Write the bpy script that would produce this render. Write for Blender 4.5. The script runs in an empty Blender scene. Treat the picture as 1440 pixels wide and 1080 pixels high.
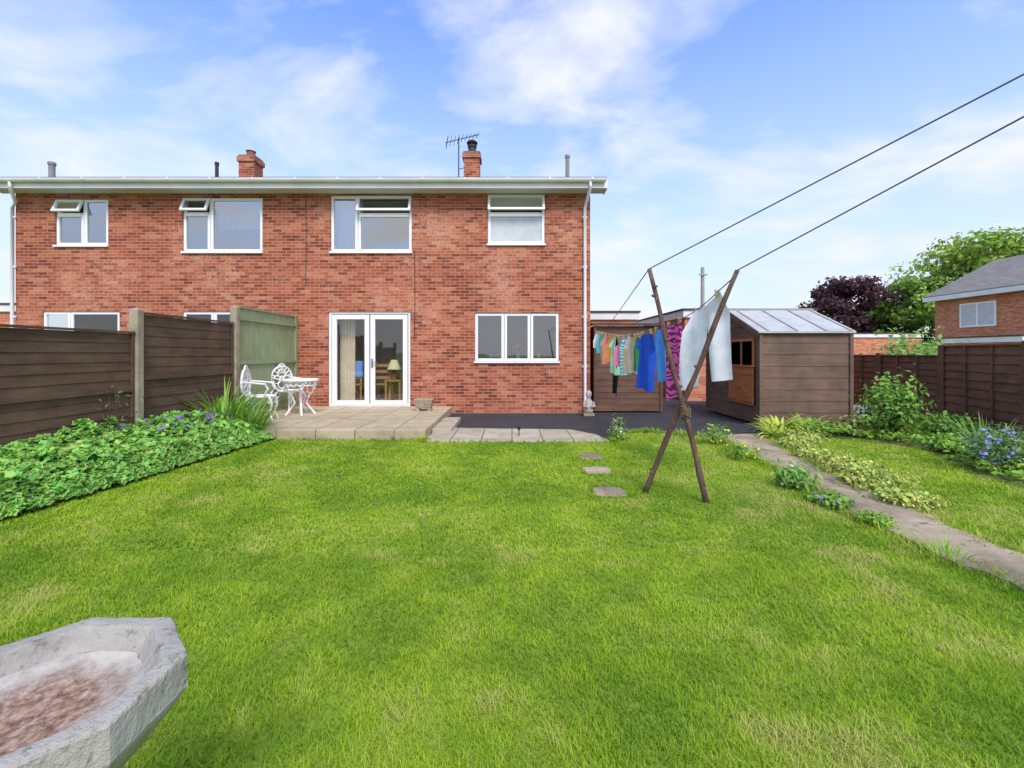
import bpy, bmesh, math, random
import numpy as np
from mathutils import Vector, Matrix, noise as mnoise
random.seed(7); rng = np.random.default_rng(7)
scene = bpy.context.scene
COLL = scene.collection
R = math.radians
CH = 1.32; F = 640.0; HY = 497.0
HD = 10.1                                   # distance of the house wall
def W(px, py, d): return ((px-720)/F*d, d, CH-(py-HY)/F*d)
def G(px, py):                               # ground point
    d = F*CH/(py-HY); return ((px-720)/F*d, d)
HX = lambda px: (px-720)/F*HD
HZ = lambda py: CH-(py-HY)/F*HD
# ------------------------------------------------------------------ materials
def new_mat(name):
    m = bpy.data.materials.new(name); m.use_nodes = True
    nt = m.node_tree; nt.nodes.clear()
    out = nt.nodes.new('ShaderNodeOutputMaterial')
    return m, nt, out
def N(nt, t, **kw):
    n = nt.nodes.new(t)
    for k, v in kw.items():
        if k.startswith('i_'):
            key = k[2:]
            key = int(key) if key.isdigit() else key.replace('_', ' ')
            n.inputs[key].default_value = v
        else: setattr(n, k, v)
    return n
def ramp(nt, stops, interp='LINEAR'):
    r = nt.nodes.new('ShaderNodeValToRGB'); cr = r.color_ramp; cr.interpolation = interp
    while len(cr.elements) < len(stops): cr.elements.new(0.5)
    for e, (p, c) in zip(cr.elements, stops):
        e.position = p; e.color = (c[0], c[1], c[2], 1) if len(c) == 3 else c
    return r
def mixc(nt, fac, a, b, mode='MIX'):
    m = nt.nodes.new('ShaderNodeMix'); m.data_type = 'RGBA'; m.blend_type = mode
    for sock, v in ((m.inputs[0], fac), (m.inputs[6], a), (m.inputs[7], b)):
        if hasattr(v, 'is_linked'): nt.links.new(v, sock)
        else: sock.default_value = v if not isinstance(v, tuple) or len(v) == 4 else (*v, 1)
    return m.outputs[2]
def pmat(name, c1, c2=None, rough=0.7, scale=6, bump=0.15, metal=0.0, stretch=(1,1,1), c3=None, fine=60, spec=0.4, grime=0.0):
    m, nt, out = new_mat(name)
    if c2 is None: c2 = tuple(x*0.75 for x in c1)
    b = N(nt, 'ShaderNodeBsdfPrincipled', i_Roughness=rough, i_Metallic=metal)
    b.inputs['Specular IOR Level'].default_value = spec
    geo = N(nt, 'ShaderNodeNewGeometry')
    mp = N(nt, 'ShaderNodeMapping'); mp.inputs['Scale'].default_value = stretch
    nt.links.new(geo.outputs['Position'], mp.inputs[0])
    n1 = N(nt, 'ShaderNodeTexNoise', i_Scale=scale, i_Detail=6.0, i_Roughness=0.6)
    nt.links.new(mp.outputs[0], n1.inputs[0])
    r = ramp(nt, [(0.35, c1), (0.68, c2)])
    nt.links.new(n1.outputs[0], r.inputs[0]); col = r.outputs[0]
    n2 = N(nt, 'ShaderNodeTexNoise', i_Scale=fine, i_Detail=4.0, i_Roughness=0.7)
    nt.links.new(mp.outputs[0], n2.inputs[0])
    if c3:
        r3 = ramp(nt, [(0.56, (0,0,0)), (0.68, (1,1,1))])
        n3 = N(nt, 'ShaderNodeTexNoise', i_Scale=scale*3.3, i_Detail=8.0, i_Roughness=0.7)
        nt.links.new(geo.outputs['Position'], n3.inputs[0]); nt.links.new(n3.outputs[0], r3.inputs[0])
        col = mixc(nt, r3.outputs[0], col, c3)
    if grime:
        n4 = N(nt, 'ShaderNodeTexNoise', i_Scale=1.7, i_Detail=7.0, i_Roughness=0.65); nt.links.new(geo.outputs['Position'], n4.inputs[0])
        g = 1-grime; r4 = ramp(nt, [(0.38, (g,g,g)), (0.62, (1+grime*.4,)*3)]); nt.links.new(n4.outputs[0], r4.inputs[0]); col = mixc(nt, 1.0, col, r4.outputs[0], 'MULTIPLY')
    nt.links.new(col, b.inputs['Base Color'])
    if bump:
        bp = N(nt, 'ShaderNodeBump', i_Strength=bump, i_Distance=0.01)
        nt.links.new(n2.outputs[0], bp.inputs['Height']); nt.links.new(bp.outputs[0], b.inputs['Normal'])
    nt.links.new(b.outputs[0], out.inputs[0])
    return m
def brick_mat(name, stops, mortar, dirt=True):
    m, nt, out = new_mat(name)
    b = N(nt, 'ShaderNodeBsdfPrincipled', i_Roughness=0.85); b.inputs['Specular IOR Level'].default_value = 0.2
    geo = N(nt, 'ShaderNodeNewGeometry'); sp = N(nt, 'ShaderNodeSeparateXYZ'); nt.links.new(geo.outputs['Position'], sp.inputs[0])
    ad = N(nt, 'ShaderNodeMath', operation='ADD'); nt.links.new(sp.outputs[0], ad.inputs[0]); nt.links.new(sp.outputs[1], ad.inputs[1])
    cb = N(nt, 'ShaderNodeCombineXYZ'); nt.links.new(ad.outputs[0], cb.inputs[0]); nt.links.new(sp.outputs[2], cb.inputs[1])
    br = N(nt, 'ShaderNodeTexBrick'); nt.links.new(cb.outputs[0], br.inputs[0])
    for k, v in (('Scale', 1), ('Mortar Size', .0054), ('Mortar Smooth', .25), ('Bias', 0), ('Brick Width', .208), ('Row Height', .068)): br.inputs[k].default_value = v
    br.inputs['Color1'].default_value = (0,0,0,1); br.inputs['Color2'].default_value = (1,1,1,1); br.inputs['Mortar'].default_value = (.5,.5,.5,1)
    r = ramp(nt, stops); nt.links.new(br.outputs['Color'], r.inputs[0])
    n1 = N(nt, 'ShaderNodeTexNoise', i_Scale=26.0, i_Detail=6.0, i_Roughness=0.7); nt.links.new(geo.outputs['Position'], n1.inputs[0])
    n2 = N(nt, 'ShaderNodeTexNoise', i_Scale=0.75, i_Detail=4.0, i_Roughness=0.6); nt.links.new(geo.outputs['Position'], n2.inputs[0])
    col = mixc(nt, 0.4, r.outputs[0], n1.outputs[0], 'OVERLAY')
    # pale bloom blotches
    mul = N(nt, 'ShaderNodeMath', operation='MULTIPLY'); nt.links.new(n1.outputs[0], mul.inputs[0]); nt.links.new(n2.outputs[0], mul.inputs[1])
    r2 = ramp(nt, [(0.27, (0,0,0)), (0.40, (.55,.55,.55))]); nt.links.new(mul.outputs[0], r2.inputs[0])
    if dirt: col = mixc(nt, r2.outputs[0], col, (0.56, 0.325, 0.225))
    rd = ramp(nt, [(0.35, (.82,.80,.80)), (0.62, (1.05,1.05,1.05))]); nt.links.new(n2.outputs[0], rd.inputs[0])
    col = mixc(nt, 1.0, col, rd.outputs[0], 'MULTIPLY')
    col = mixc(nt, br.outputs['Fac'], col, mortar)
    nt.links.new(col, b.inputs['Base Color'])
    inv = N(nt, 'ShaderNodeMath', operation='SUBTRACT'); inv.inputs[0].default_value = 1; nt.links.new(br.outputs['Fac'], inv.inputs[1])
    bp = N(nt, 'ShaderNodeBump', i_Strength=0.3, i_Distance=0.008); nt.links.new(inv.outputs[0], bp.inputs['Height']); nt.links.new(bp.outputs[0], b.inputs['Normal'])
    nt.links.new(b.outputs[0], out.inputs[0]); return m
def slab_mat(name, w, h, c1, c2, joint, c3, off=0.0):
    m, nt, out = new_mat(name)
    b = N(nt, 'ShaderNodeBsdfPrincipled', i_Roughness=0.85)
    geo = N(nt, 'ShaderNodeNewGeometry')
    br = N(nt, 'ShaderNodeTexBrick', offset=off); nt.links.new(geo.outputs['Position'], br.inputs[0])
    for k, v in (('Scale', 1), ('Mortar Size', .010), ('Mortar Smooth', .3), ('Bias', 0), ('Brick Width', w), ('Row Height', h)): br.inputs[k].default_value = v
    br.inputs['Color1'].default_value = (*c1,1); br.inputs['Color2'].default_value = (*c2,1); br.inputs['Mortar'].default_value = (*joint,1)
    n1 = N(nt, 'ShaderNodeTexNoise', i_Scale=4.0, i_Detail=9.0, i_Roughness=0.7); nt.links.new(geo.outputs['Position'], n1.inputs[0])
    r = ramp(nt, [(0.48, (0,0,0)), (0.67, (.85,.85,.85))]); nt.links.new(n1.outputs[0], r.inputs[0])
    col = mixc(nt, r.outputs[0], br.outputs['Color'], c3)
    nt.links.new(col, b.inputs['Base Color'])
    bp = N(nt, 'ShaderNodeBump', i_Strength=0.3, i_Distance=0.01); nt.links.new(n1.outputs[0], bp.inputs['Height']); nt.links.new(bp.outputs[0], b.inputs['Normal'])
    nt.links.new(b.outputs[0], out.inputs[0]); return m
def leaf_mat(name, rough=0.55, trans=0.35):
    m, nt, out = new_mat(name)
    at = N(nt, 'ShaderNodeAttribute', attribute_name='Col')
    b = N(nt, 'ShaderNodeBsdfPrincipled', i_Roughness=rough); b.inputs['Specular IOR Level'].default_value = 0.2
    t = N(nt, 'ShaderNodeBsdfTranslucent'); mx = N(nt, 'ShaderNodeMixShader', i_0=trans)
    nt.links.new(at.outputs['Color'], b.inputs['Base Color']); nt.links.new(at.outputs['Color'], t.inputs[0])
    nt.links.new(b.outputs[0], mx.inputs[1]); nt.links.new(t.outputs[0], mx.inputs[2]); nt.links.new(mx.outputs[0], out.inputs[0])
    return m
def glass_mat(name, refl=0.16, tint=(.88,.91,.91)):
    m, nt, out = new_mat(name)
    tr = N(nt, 'ShaderNodeBsdfTransparent'); tr.inputs[0].default_value = (*tint,1)
    gl = N(nt, 'ShaderNodeBsdfGlossy', i_Roughness=0.015)
    geo = N(nt, 'ShaderNodeNewGeometry'); n1 = N(nt, 'ShaderNodeTexNoise', i_Scale=1.3, i_Detail=1.0); nt.links.new(geo.outputs['Position'], n1.inputs[0])
    bp = N(nt, 'ShaderNodeBump', i_Strength=0.04, i_Distance=0.05); nt.links.new(n1.outputs[0], bp.inputs['Height']); nt.links.new(bp.outputs[0], gl.inputs['Normal'])
    fr = N(nt, 'ShaderNodeFresnel', i_IOR=1.5); ad = N(nt, 'ShaderNodeMath', operation='ADD', use_clamp=True); ad.inputs[1].default_value = refl
    nt.links.new(fr.outputs[0], ad.inputs[0])
    mx = N(nt, 'ShaderNodeMixShader'); nt.links.new(ad.outputs[0], mx.inputs[0]); nt.links.new(tr.outputs[0], mx.inputs[1]); nt.links.new(gl.outputs[0], mx.inputs[2])
    nt.links.new(mx.outputs[0], out.inputs[0]); return m
def stripe_mat(name, ca, cb, freq, axis=2, lo=0.0, hi=.15, wob=.16):
    m, nt, out = new_mat(name)
    b = N(nt, 'ShaderNodeBsdfPrincipled', i_Roughness=0.9); geo = N(nt, 'ShaderNodeNewGeometry'); sp = N(nt, 'ShaderNodeSeparateXYZ')
    nt.links.new(geo.outputs['Position'], sp.inputs[0])
    n1 = N(nt, 'ShaderNodeTexNoise', i_Scale=5.0, i_Detail=3.0); nt.links.new(geo.outputs['Position'], n1.inputs[0])
    a = N(nt, 'ShaderNodeMath', operation='MULTIPLY_ADD'); nt.links.new(n1.outputs[0], a.inputs[0]); a.inputs[1].default_value = wob; nt.links.new(sp.outputs[axis], a.inputs[2])
    f = N(nt, 'ShaderNodeMath', operation='MULTIPLY'); nt.links.new(a.outputs[0], f.inputs[0]); f.inputs[1].default_value = freq
    s = N(nt, 'ShaderNodeMath', operation='SINE'); nt.links.new(f.outputs[0], s.inputs[0])
    r = ramp(nt, [(lo, ca), (hi, cb)]); nt.links.new(s.outputs[0], r.inputs[0]); nt.links.new(r.outputs[0], b.inputs['Base Color'])
    nt.links.new(b.outputs[0], out.inputs[0]); return m
M = {}
M['brick'] = brick_mat('red_brick', [(0.0,(.19,.046,.028)),(0.25,(.32,.076,.040)),(0.55,(.395,.100,.050)),(0.8,(.46,.142,.072)),(1,(.49,.205,.12))], (.41,.29,.20))
M['brick_far'] = brick_mat('neighbour_brick', [(0.0,(.42,.12,.065)),(0.5,(.60,.20,.10)),(1,(.66,.28,.16))], (.46,.34,.24), dirt=False)
M['upvc'] = pmat('white_upvc', (.86,.86,.86), (.82,.82,.82), rough=.35, bump=0, scale=3)
M['fascia'] = pmat('fascia_white', (.82,.82,.81), (.70,.70,.68), rough=.45, bump=0, scale=2)
M['soffit'] = pmat('soffit_grey', (.70,.70,.71), (.60,.60,.62), rough=.6, bump=0)
M['tile'] = pmat('roof_tile', (.055,.042,.036), (.09,.07,.06), rough=.85, bump=.4, scale=4, fine=25)
M['tile_grey'] = slab_mat('grey_roof_tile', .3, .28, (.18,.16,.14), (.25,.225,.20), (.08,.08,.08), (.20,.18,.15), .5)
M['plaster'] = pmat('cream_plaster', (.82,.77,.68), (.78,.73,.64), rough=.9, bump=.05)
M['glass'] = glass_mat('window_glass', .10)
M['glass_kitchen'] = glass_mat('kitchen_window_glass', .22)
M['glass_up'] = glass_mat('upper_window_glass', .43)
M['frost'] = pmat('obscured_glass', (.46,.49,.50), (.56,.59,.60), rough=.22, scale=4, bump=.4, fine=90, spec=.6)
M['fence'] = pmat('dark_brown_fence', (.215,.100,.055), (.135,.062,.034), rough=.8, scale=3, stretch=(1,1,7), bump=.3, grime=.25)
M['fence_l'] = pmat('dull_brown_fence', (.150,.088,.054), (.098,.056,.034), rough=.85, scale=3, stretch=(1,1,6), bump=.3, grime=.3)
M['green_wood'] = pmat('sage_green_timber', (.31,.37,.20), (.25,.31,.16), rough=.8, scale=4, stretch=(4,4,.6), bump=.2, grime=.15)
M['concrete'] = pmat('concrete_post', (.40,.34,.235), (.27,.22,.15), rough=.9, scale=5, bump=.4, c3=(.15,.135,.09))
M['path'] = pmat('weathered_concrete', (.45,.36,.24), (.29,.23,.15), rough=.92, scale=2.5, bump=.8, c3=(.12,.105,.05), fine=45, grime=.35)
M['stone'] = pmat('weathered_stone', (.42,.40,.345), (.31,.29,.24), rough=.92, scale=9, bump=.8, c3=(.15,.135,.105), fine=75, grime=.2)
M['tarmac'] = pmat('tarmac', (.030,.030,.033), (.048,.047,.049), rough=.85, scale=2.5, bump=.5, fine=150)
M['patio'] = slab_mat('paving_slabs', .60, .45, (.49,.41,.27), (.41,.335,.215), (.13,.11,.07), (.29,.235,.15), .0)
M['pavers'] = slab_mat('old_slabs', .46, .46, (.47,.41,.30), (.38,.33,.235), (.10,.095,.05), (.25,.215,.14), .0)
M['soil'] = pmat('bed_soil', (.15,.19,.04), (.17,.18,.055), rough=1, scale=8, bump=1)
M['lawn'] = pmat('lawn_turf', (.21,.32,.02), (.30,.34,.055), rough=1, scale=5, bump=.8, c3=(.34,.30,.10), fine=120)
M['ground'] = pmat('rough_ground', (.12,.17,.03), (.16,.19,.05), rough=1, scale=.6, bump=.3)
M['leaf'] = leaf_mat('foliage'); M['blade'] = leaf_mat('grass_blade', .6, .4)
M['petal'] = leaf_mat('petal', .7, .3)
M['bark'] = pmat('bark', (.10,.075,.05), (.06,.045,.03), rough=.95, scale=6, stretch=(3,3,.6), bump=.8)
M['pole'] = pmat('rustic_pole', (.165,.092,.065), (.066,.038,.028), rough=.9, scale=8, stretch=(2,2,.5), bump=.9, c3=(.27,.185,.14))
M['shed'] = pmat('shed_boards', (.195,.125,.085), (.14,.088,.060), rough=.85, scale=3, stretch=(.6,.6,6), bump=.3, grime=.25)
M['shed_dark'] = pmat('store_boards', (.165,.088,.058), (.11,.058,.038), rough=.85, scale=3, stretch=(.6,.6,6), bump=.3, grime=.25)
M['hatch'] = pmat('orange_timber', (.50,.185,.06), (.37,.125,.042), rough=.6, scale=4, stretch=(.8,.8,6), bump=.2)
M['felt'] = pmat('pale_shed_roof', (.46,.47,.46), (.36,.37,.36), rough=.7, scale=3, bump=.2, c3=(.30,.32,.28))
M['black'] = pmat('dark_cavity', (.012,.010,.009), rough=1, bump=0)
M['iron'] = pmat('white_cast_iron', (.82,.82,.81), (.76,.76,.74), rough=.45, bump=.1)
M['grey_pipe'] = pmat('grey_pipe', (.26,.26,.26), (.20,.2,.2), rough=.6, bump=.1)
M['dark_pipe'] = pmat('dark_pipe', (.03,.03,.032), rough=.6, bump=.1)
M['alu'] = pmat('aerial_metal', (.14,.14,.15), (.09,.09,.1), rough=.5, metal=.6, bump=0)
M['terracotta'] = pmat('terracotta', (.30,.10,.05), (.22,.07,.035), rough=.85, bump=.2)
M['flaunch'] = pmat('chimney_mortar', (.2,.18,.15), rough=.95, bump=.3)
M['line'] = pmat('line_cord', (.09,.09,.10), rough=.6, bump=0)
M['rope'] = pmat('binding_rope', (.20,.13,.07), rough=.95, bump=.3)
M['peg'] = pmat('peg_wood', (.42,.28,.14), rough=.7, bump=0)
M['wood'] = pmat('warm_wood', (.50,.25,.095), (.40,.19,.065), rough=.5, scale=5, stretch=(1,1,4), bump=.1)
M['curtain'] = pmat('cream_curtain', (.80,.70,.54), (.70,.60,.45), rough=.95, scale=5, bump=.1)
M['pale_wood'] = pmat('weathered_slats', (.38,.36,.34), (.28,.27,.25), rough=.9, bump=.2)
def cloth(name, c): return pmat('cloth_'+name, c, tuple(x*.82 for x in c), rough=.95, scale=9, bump=.1)
# ------------------------------------------------------------------ object helpers
ORG = {}
def tag(o, label=None, cat=None, group=None, kind=None):
    if label: o['label'] = label
    if cat: o['category'] = cat
    if group: o['group'] = group
    if kind: o['kind'] = kind
    return o
def thing(name, label, cat, loc, group=None):
    o = bpy.data.objects.new(name, None); COLL.objects.link(o); o.location = loc; o.empty_display_size = .1
    ORG[o.name] = Vector(loc); return tag(o, label, cat, group)
class MB:
    def __init__(s): s.v = []; s.f = []
    def add(s, vs, fs):
        b = len(s.v); s.v += [Vector(v) for v in vs]; s.f += [[i+b for i in f] for f in fs]; return s
    def box(s, x0, x1, y0, y1, z0, z1):
        return s.add([(x0,y0,z0),(x1,y0,z0),(x1,y1,z0),(x0,y1,z0),(x0,y0,z1),(x1,y0,z1),(x1,y1,z1),(x0,y1,z1)],
              [(0,3,2,1),(4,5,6,7),(0,1,5,4),(1,2,6,5),(2,3,7,6),(3,0,4,7)])
    def beam(s, a, b, w, h, up=(0,0,1)):      # box from a to b, w sideways, h along up
        a, b = Vector(a), Vector(b); t = (b-a).normalized(); up = Vector(up); sd = t.cross(up).normalized()*w/2; u = sd.cross(t).normalized()*h/2
        return s.add([a-sd-u,a+sd-u,a+sd+u,a-sd+u,b-sd-u,b+sd-u,b+sd+u,b-sd+u],[(0,1,2,3),(7,6,5,4),(0,4,5,1),(1,5,6,2),(2,6,7,3),(3,7,4,0)])
    def quad(s, *p): return s.add(p, [tuple(range(len(p)))])
    def tube(s, pts, r, n=6, closed=False):
        pts = [Vector(p) for p in pts]; k = len(pts); rs = r if isinstance(r, (list, tuple)) else [r]*k
        vs = []; up = Vector((0.31,0.17,0.93))
        for i, p in enumerate(pts):
            a = pts[(i-1) % k] if (closed or i > 0) else p; b = pts[(i+1) % k] if (closed or i < k-1) else p
            t = (b-a).normalized(); sx = t.cross(up)
            if sx.length < 1e-3: sx = t.cross(Vector((1,0,0)))
            sx.normalize(); sy = sx.cross(t)
            for j in range(n):
                an = 2*math.pi*j/n; vs.append(p+(sx*math.cos(an)+sy*math.sin(an))*rs[i])
        fs = []
        for i in range(k if closed else k-1):
            for j in range(n):
                a = i*n+j; b = i*n+(j+1) % n; i2 = (i+1) % k; fs.append((a,b,i2*n+(j+1) % n,i2*n+j))
        if not closed: fs += [tuple(range(n))[::-1], tuple((k-1)*n+j for j in range(n))]
        return s.add(vs, fs)
    def lathe(s, prof, n, c):
        vs = []; fs = []
        for r, z in prof:
            for j in range(n):
                an = 2*math.pi*j/n; vs.append((c[0]+r*math.cos(an), c[1]+r*math.sin(an), c[2]+z))
        for i in range(len(prof)-1):
            for j in range(n): fs.append((i*n+j, i*n+(j+1) % n, (i+1)*n+(j+1) % n, (i+1)*n+j))
        fs += [tuple(range(n))[::-1], tuple((len(prof)-1)*n+j for j in range(n))]
        return s.add(vs, fs)
    def build(s, name, mat, parent=None, smooth=False, bevel=0, origin=None):
        if parent is not None: org = ORG[parent.name]
        elif origin is not None: org = Vector(origin)
        else:
            xs = [v.x for v in s.v]; ys = [v.y for v in s.v]; org = Vector(((min(xs)+max(xs))/2, (min(ys)+max(ys))/2, min(v.z for v in s.v)))
        me = bpy.data.meshes.new(name); me.from_pydata([tuple(v-org) for v in s.v], [], s.f)
        bm = bmesh.new(); bm.from_mesh(me); bmesh.ops.recalc_face_normals(bm, faces=bm.faces); bm.to_mesh(me); bm.free()
        if smooth:
            for p in me.polygons: p.use_smooth = True
        me.materials.append(mat)
        o = bpy.data.objects.new(name, me); COLL.objects.link(o)
        if parent is not None: o.parent = parent
        else: o.location = org
        ORG[o.name] = org
        if bevel:
            b = o.modifiers.new('bevel', 'BEVEL'); b.width = bevel; b.segments = 2; b.limit_method = 'ANGLE'
        return o
def np_mesh(name, V, k, COLS, mat, parent=None, polys=None):
    """V (n,k,3) ; polys = list of index tuples in one item (default one ngon)"""
    n = V.shape[0]; polys = polys or [tuple(range(k))]
    org = np.array(ORG[parent.name]) if parent is not None else np.zeros(3)
    me = bpy.data.meshes.new(name); me.vertices.add(n*k)
    me.vertices.foreach_set('co', (V.reshape(-1,3)-org).astype(np.float32).ravel())
    per = [len(p) for p in polys]; idx = np.concatenate([np.array(p) for p in polys])
    loops = (np.arange(n)[:,None]*k+idx[None,:]).ravel()
    me.loops.add(len(loops)); me.loops.foreach_set('vertex_index', loops.astype(np.int32))
    st = np.concatenate([[0], np.cumsum(per)[:-1]]); starts = (np.arange(n)[:,None]*len(idx)+st[None,:]).ravel()
    me.polygons.add(len(starts)); me.polygons.foreach_set('loop_start', starts.astype(np.int32))
    me.update(calc_edges=True)
    at = me.color_attributes.new('Col', 'FLOAT_COLOR', 'POINT')
    c = np.ones((n,k,4), np.float32); c[:,:,:3] = COLS if COLS.ndim == 3 else COLS[:,None,:]
    at.data.foreach_set('color', c.ravel())
    me.materials.append(mat); o = bpy.data.objects.new(name, me); COLL.objects.link(o)
    if parent is not None: o.parent = parent
    ORG[o.name] = Vector(org); return o
SH = {'oval': np.array([(0,-.5),(.22,-.2),(.24,.12),(0,.5),(-.24,.12),(-.22,-.2)]),
      'long': np.array([(0,-.5),(.10,-.15),(.09,.2),(0,.5),(-.09,.2),(-.10,-.15)]),
      'round': np.array([(math.cos(a)*(.5 if i % 2 == 0 else .36), math.sin(a)*(.5 if i % 2 == 0 else .36)) for i, a in enumerate(np.linspace(0,2*math.pi,11)[:-1])])}
def unit(a): return a/np.maximum(np.linalg.norm(a, axis=1, keepdims=True), 1e-6)
def leaves(name, C, NR, S, shape, COL, mat, parent=None):
    n = len(C); NR = unit(NR); u = unit(np.cross(NR, rng.normal(size=(n,3)))); v = np.cross(NR, u); T = SH[shape]
    cup = (np.abs(T[:,0])*.5)
    V = C[:,None,:]+S[:,None,None]*(T[None,:,0:1]*u[:,None,:]+T[None,:,1:2]*v[:,None,:]+cup[None,:,None]*NR[:,None,:])
    return np_mesh(name, V, len(T), COL, mat, parent)
def varcol(base, n, var=.25, warm=.1):
    c = np.array(base)[None,:]*(1+var*rng.normal(size=(n,1))); c[:,0] *= 1+warm*rng.normal(size=n); return np.clip(c, .002, .95)
def ellips(n, c, r, shell=.6):
    d = unit(rng.normal(size=(n,3))); q = shell+(1-shell)*rng.random((n,1)); return np.array(c)+d*q*np.array(r), d
def straps(name, base, n, length, width, COL, parent, spread=.15, droop=1.0, upright=.5):
    segs = 5; k = (segs+1)*2
    az = rng.random(n)*2*math.pi; L = length*(.6+.5*rng.random(n)); el = np.clip(upright+.25*rng.normal(size=n), .15, 1.5)
    b = np.array(base)[None,:]+np.stack([np.cos(az)*spread*rng.random(n), np.sin(az)*spread*rng.random(n), np.zeros(n)],1)
    V = np.zeros((n,k,3)); pos = b.copy(); e = math.pi/2-el*.55
    for s_ in range(segs+1):
        t = s_/segs; w = width*(math.sin(math.pi*min(1,.25+t*.75))+.05)*.5
        sx = np.stack([-np.sin(az), np.cos(az), np.zeros(n)],1)
        V[:,s_*2,:] = pos-sx*w; V[:,s_*2+1,:] = pos+sx*w
        ang = e-droop*t*(.6+.8*el)
        step = np.stack([np.cos(az)*np.cos(ang), np.sin(az)*np.cos(ang), np.sin(ang)],1)*(L/segs)[:,None]; pos = pos+step
    polys = [(2*i,2*i+1,2*i+3,2*i+2) for i in range(segs)]
    return np_mesh(name, V, k, COL, M['leaf'], parent, polys)
def inpoly(P, poly):
    x, y = P[:,0], P[:,1]; ins = np.zeros(len(P), bool); j = len(poly)-1
    for i in range(len(poly)):
        xi, yi = poly[i]; xj, yj = poly[j]
        c = ((yi > y) != (yj > y)) & (x < (xj-xi)*(y-yi)/(yj-yi+1e-12)+xi); ins ^= c; j = i
    return ins
def sheet(name, poly, z, mat, thick=0, bevel=0):
    mb = MB(); n = len(poly)
    if thick:
        mb.add([(x,y,z) for x,y in poly]+[(x,y,z-thick) for x,y in poly], [tuple(range(n)), tuple(range(2*n-1,n-1,-1))]+[(i,(i+1)%n,n+(i+1)%n,n+i) for i in range(n)])
    else: mb.add([(x,y,z) for x,y in poly], [tuple(range(n))])
    return tag(mb.build(name, mat, bevel=bevel), kind='structure')
def wobble(poly, step=.12, amp=.03, seed=1):      # uneven, hand-cut edge
    out = []
    for (a, b) in zip(poly[:-1], poly[1:]):
        a, b = Vector(a), Vector(b); n = max(1, int((b-a).length/step)); t = (b-a).normalized()
        for i in range(n):
            p = a.lerp(b, i/n); w = amp*(mnoise.noise(Vector((p.x*2.3+seed*9, p.y*2.3, seed)))+.7*mnoise.noise(Vector((p.x*8, p.y*8, seed*3)))); out.append((p.x-t.y*w, p.y+t.x*w))
    return out+[tuple(poly[-1])]
# ------------------------------------------------------------------ ground sheets
sheet('ground', [(-400,-300),(400,-300),(400,500),(-400,500)], -0.03, M['ground'])
bed_edge = [(-4.35,1.0),(-4.25,2.5),(-4.06,3.6),(-3.95,4.6),(-3.86,5.6),(-3.78,6.5),(-3.74,7.0)]
path_l = wobble([(2.75,0.5),(2.78,2.2),(2.80,2.5),(2.76,3.04),(2.86,4.06),(3.0,5.18),(3.10,6.2),(3.17,7.2)], .1, .06, 1)
path_r = wobble([(3.28,0.5),(3.28,2.2),(3.30,2.93),(3.32,3.41),(3.45,4.83),(3.65,6.0),(3.96,7.35)], .1, .06, 2)
back = [(3.02,7.25),(2.6,7.45),(2.1,7.62),(1.75,7.35),(1.55,6.9),(1.5,6.72),(-1.3,6.72),(-1.34,6.9),(-3.4,6.93)]
lawn_poly = bed_edge[:1]+[(-4.35,-4),(2.75,-4)]+path_l[:-1]+back+bed_edge[::-1][:-1]
sheet('lawn', lawn_poly, 0.0, M['lawn'])
border_edge = [(4.5,7.05),(5.3,6.85),(5.6,6.2),(5.3,5.4),(4.98,4.85),(5.02,4.4),(5.4,4.1),(5.9,3.8),(6.3,.5)]
rlawn = path_r[:-1]+[(3.9,6.95)]+border_edge
sheet('side_lawn', rlawn, 0.0, M['lawn'])
sheet('driveway', [(-1.36,6.7),(1.5,6.7),(1.75,7.35),(2.1,7.62),(2.6,7.45),(3.02,7.25),(3.17,7.1),(3.96,7.25),(4.6,7.7),(9.0,8.6),(9.0,22),(1.7,22),(1.7,10.1),(-1.36,10.1)], -0.006, M['tarmac'])
sheet('garden_path', path_l+path_r[::-1], 0.03, M['path'], .06, .008)
sheet('flower_bed', [(-4.8,1.0)]+bed_edge+[(-4.8,7.0)], 0.02, M['soil'])
border_poly = border_edge[::-1]+[(4.1,7.15),(4.5,8.15),(6.3,8.3),(6.3,11),(8.0,11),(7.4,7.6),(6.5,4.6),(6.6,.5)]
sheet('border_bed', border_poly, 0.006, M['soil'])
sheet('patio', [(-4.78,6.95),(-1.33,6.95),(-1.33,10.09),(-4.78,10.09)], 0.15, M['patio'], .2, .012)
sheet('patio_step', [(-1.32,7.5),(-1.0,7.5),(-1.0,8.9),(-1.32,8.9)], 0.075, M['pavers'], .1, .01)
sheet('slab_path', [(-1.3,6.74),(1.46,6.74),(1.36,7.25),(1.0,7.75),(-.2,7.85),(-1.3,7.95)], 0.028, M['pavers'], .06, .01)
stones = []
for i, (x, y, a, lb) in enumerate([(1.0,5.79,.155,'stepping stone in the lawn farthest from the camera'),(.95,5.09,.15,'middle one of three stepping stones in the lawn'),(.92,4.31,.15,'stepping stone in the lawn nearest the crossed poles')]):
    mb = MB(); pts = []; stones.append((x,y,a*1.05))
    for k in range(16):
        an = 2*math.pi*k/16; rr = a*min(1/max(abs(math.cos(an)),.01), 1/max(abs(math.sin(an)),.01)); rr = min(rr, a*1.28)*(1+.07*random.uniform(-1,1)); pts.append((x+rr*math.cos(an), y+rr*math.sin(an)))
    n = 16
    mb.add([(px,py,.018) for px,py in pts]+[(px,py,-.03) for px,py in pts], [tuple(range(n)), tuple(range(2*n-1,n-1,-1))]+[(k,(k+1)%n,n+(k+1)%n,n+k) for k in range(n)])
    tag(mb.build('stepping_stone', M['path'], bevel=.008), lb, 'stepping stone', 'stepping stones in the lawn')
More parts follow.
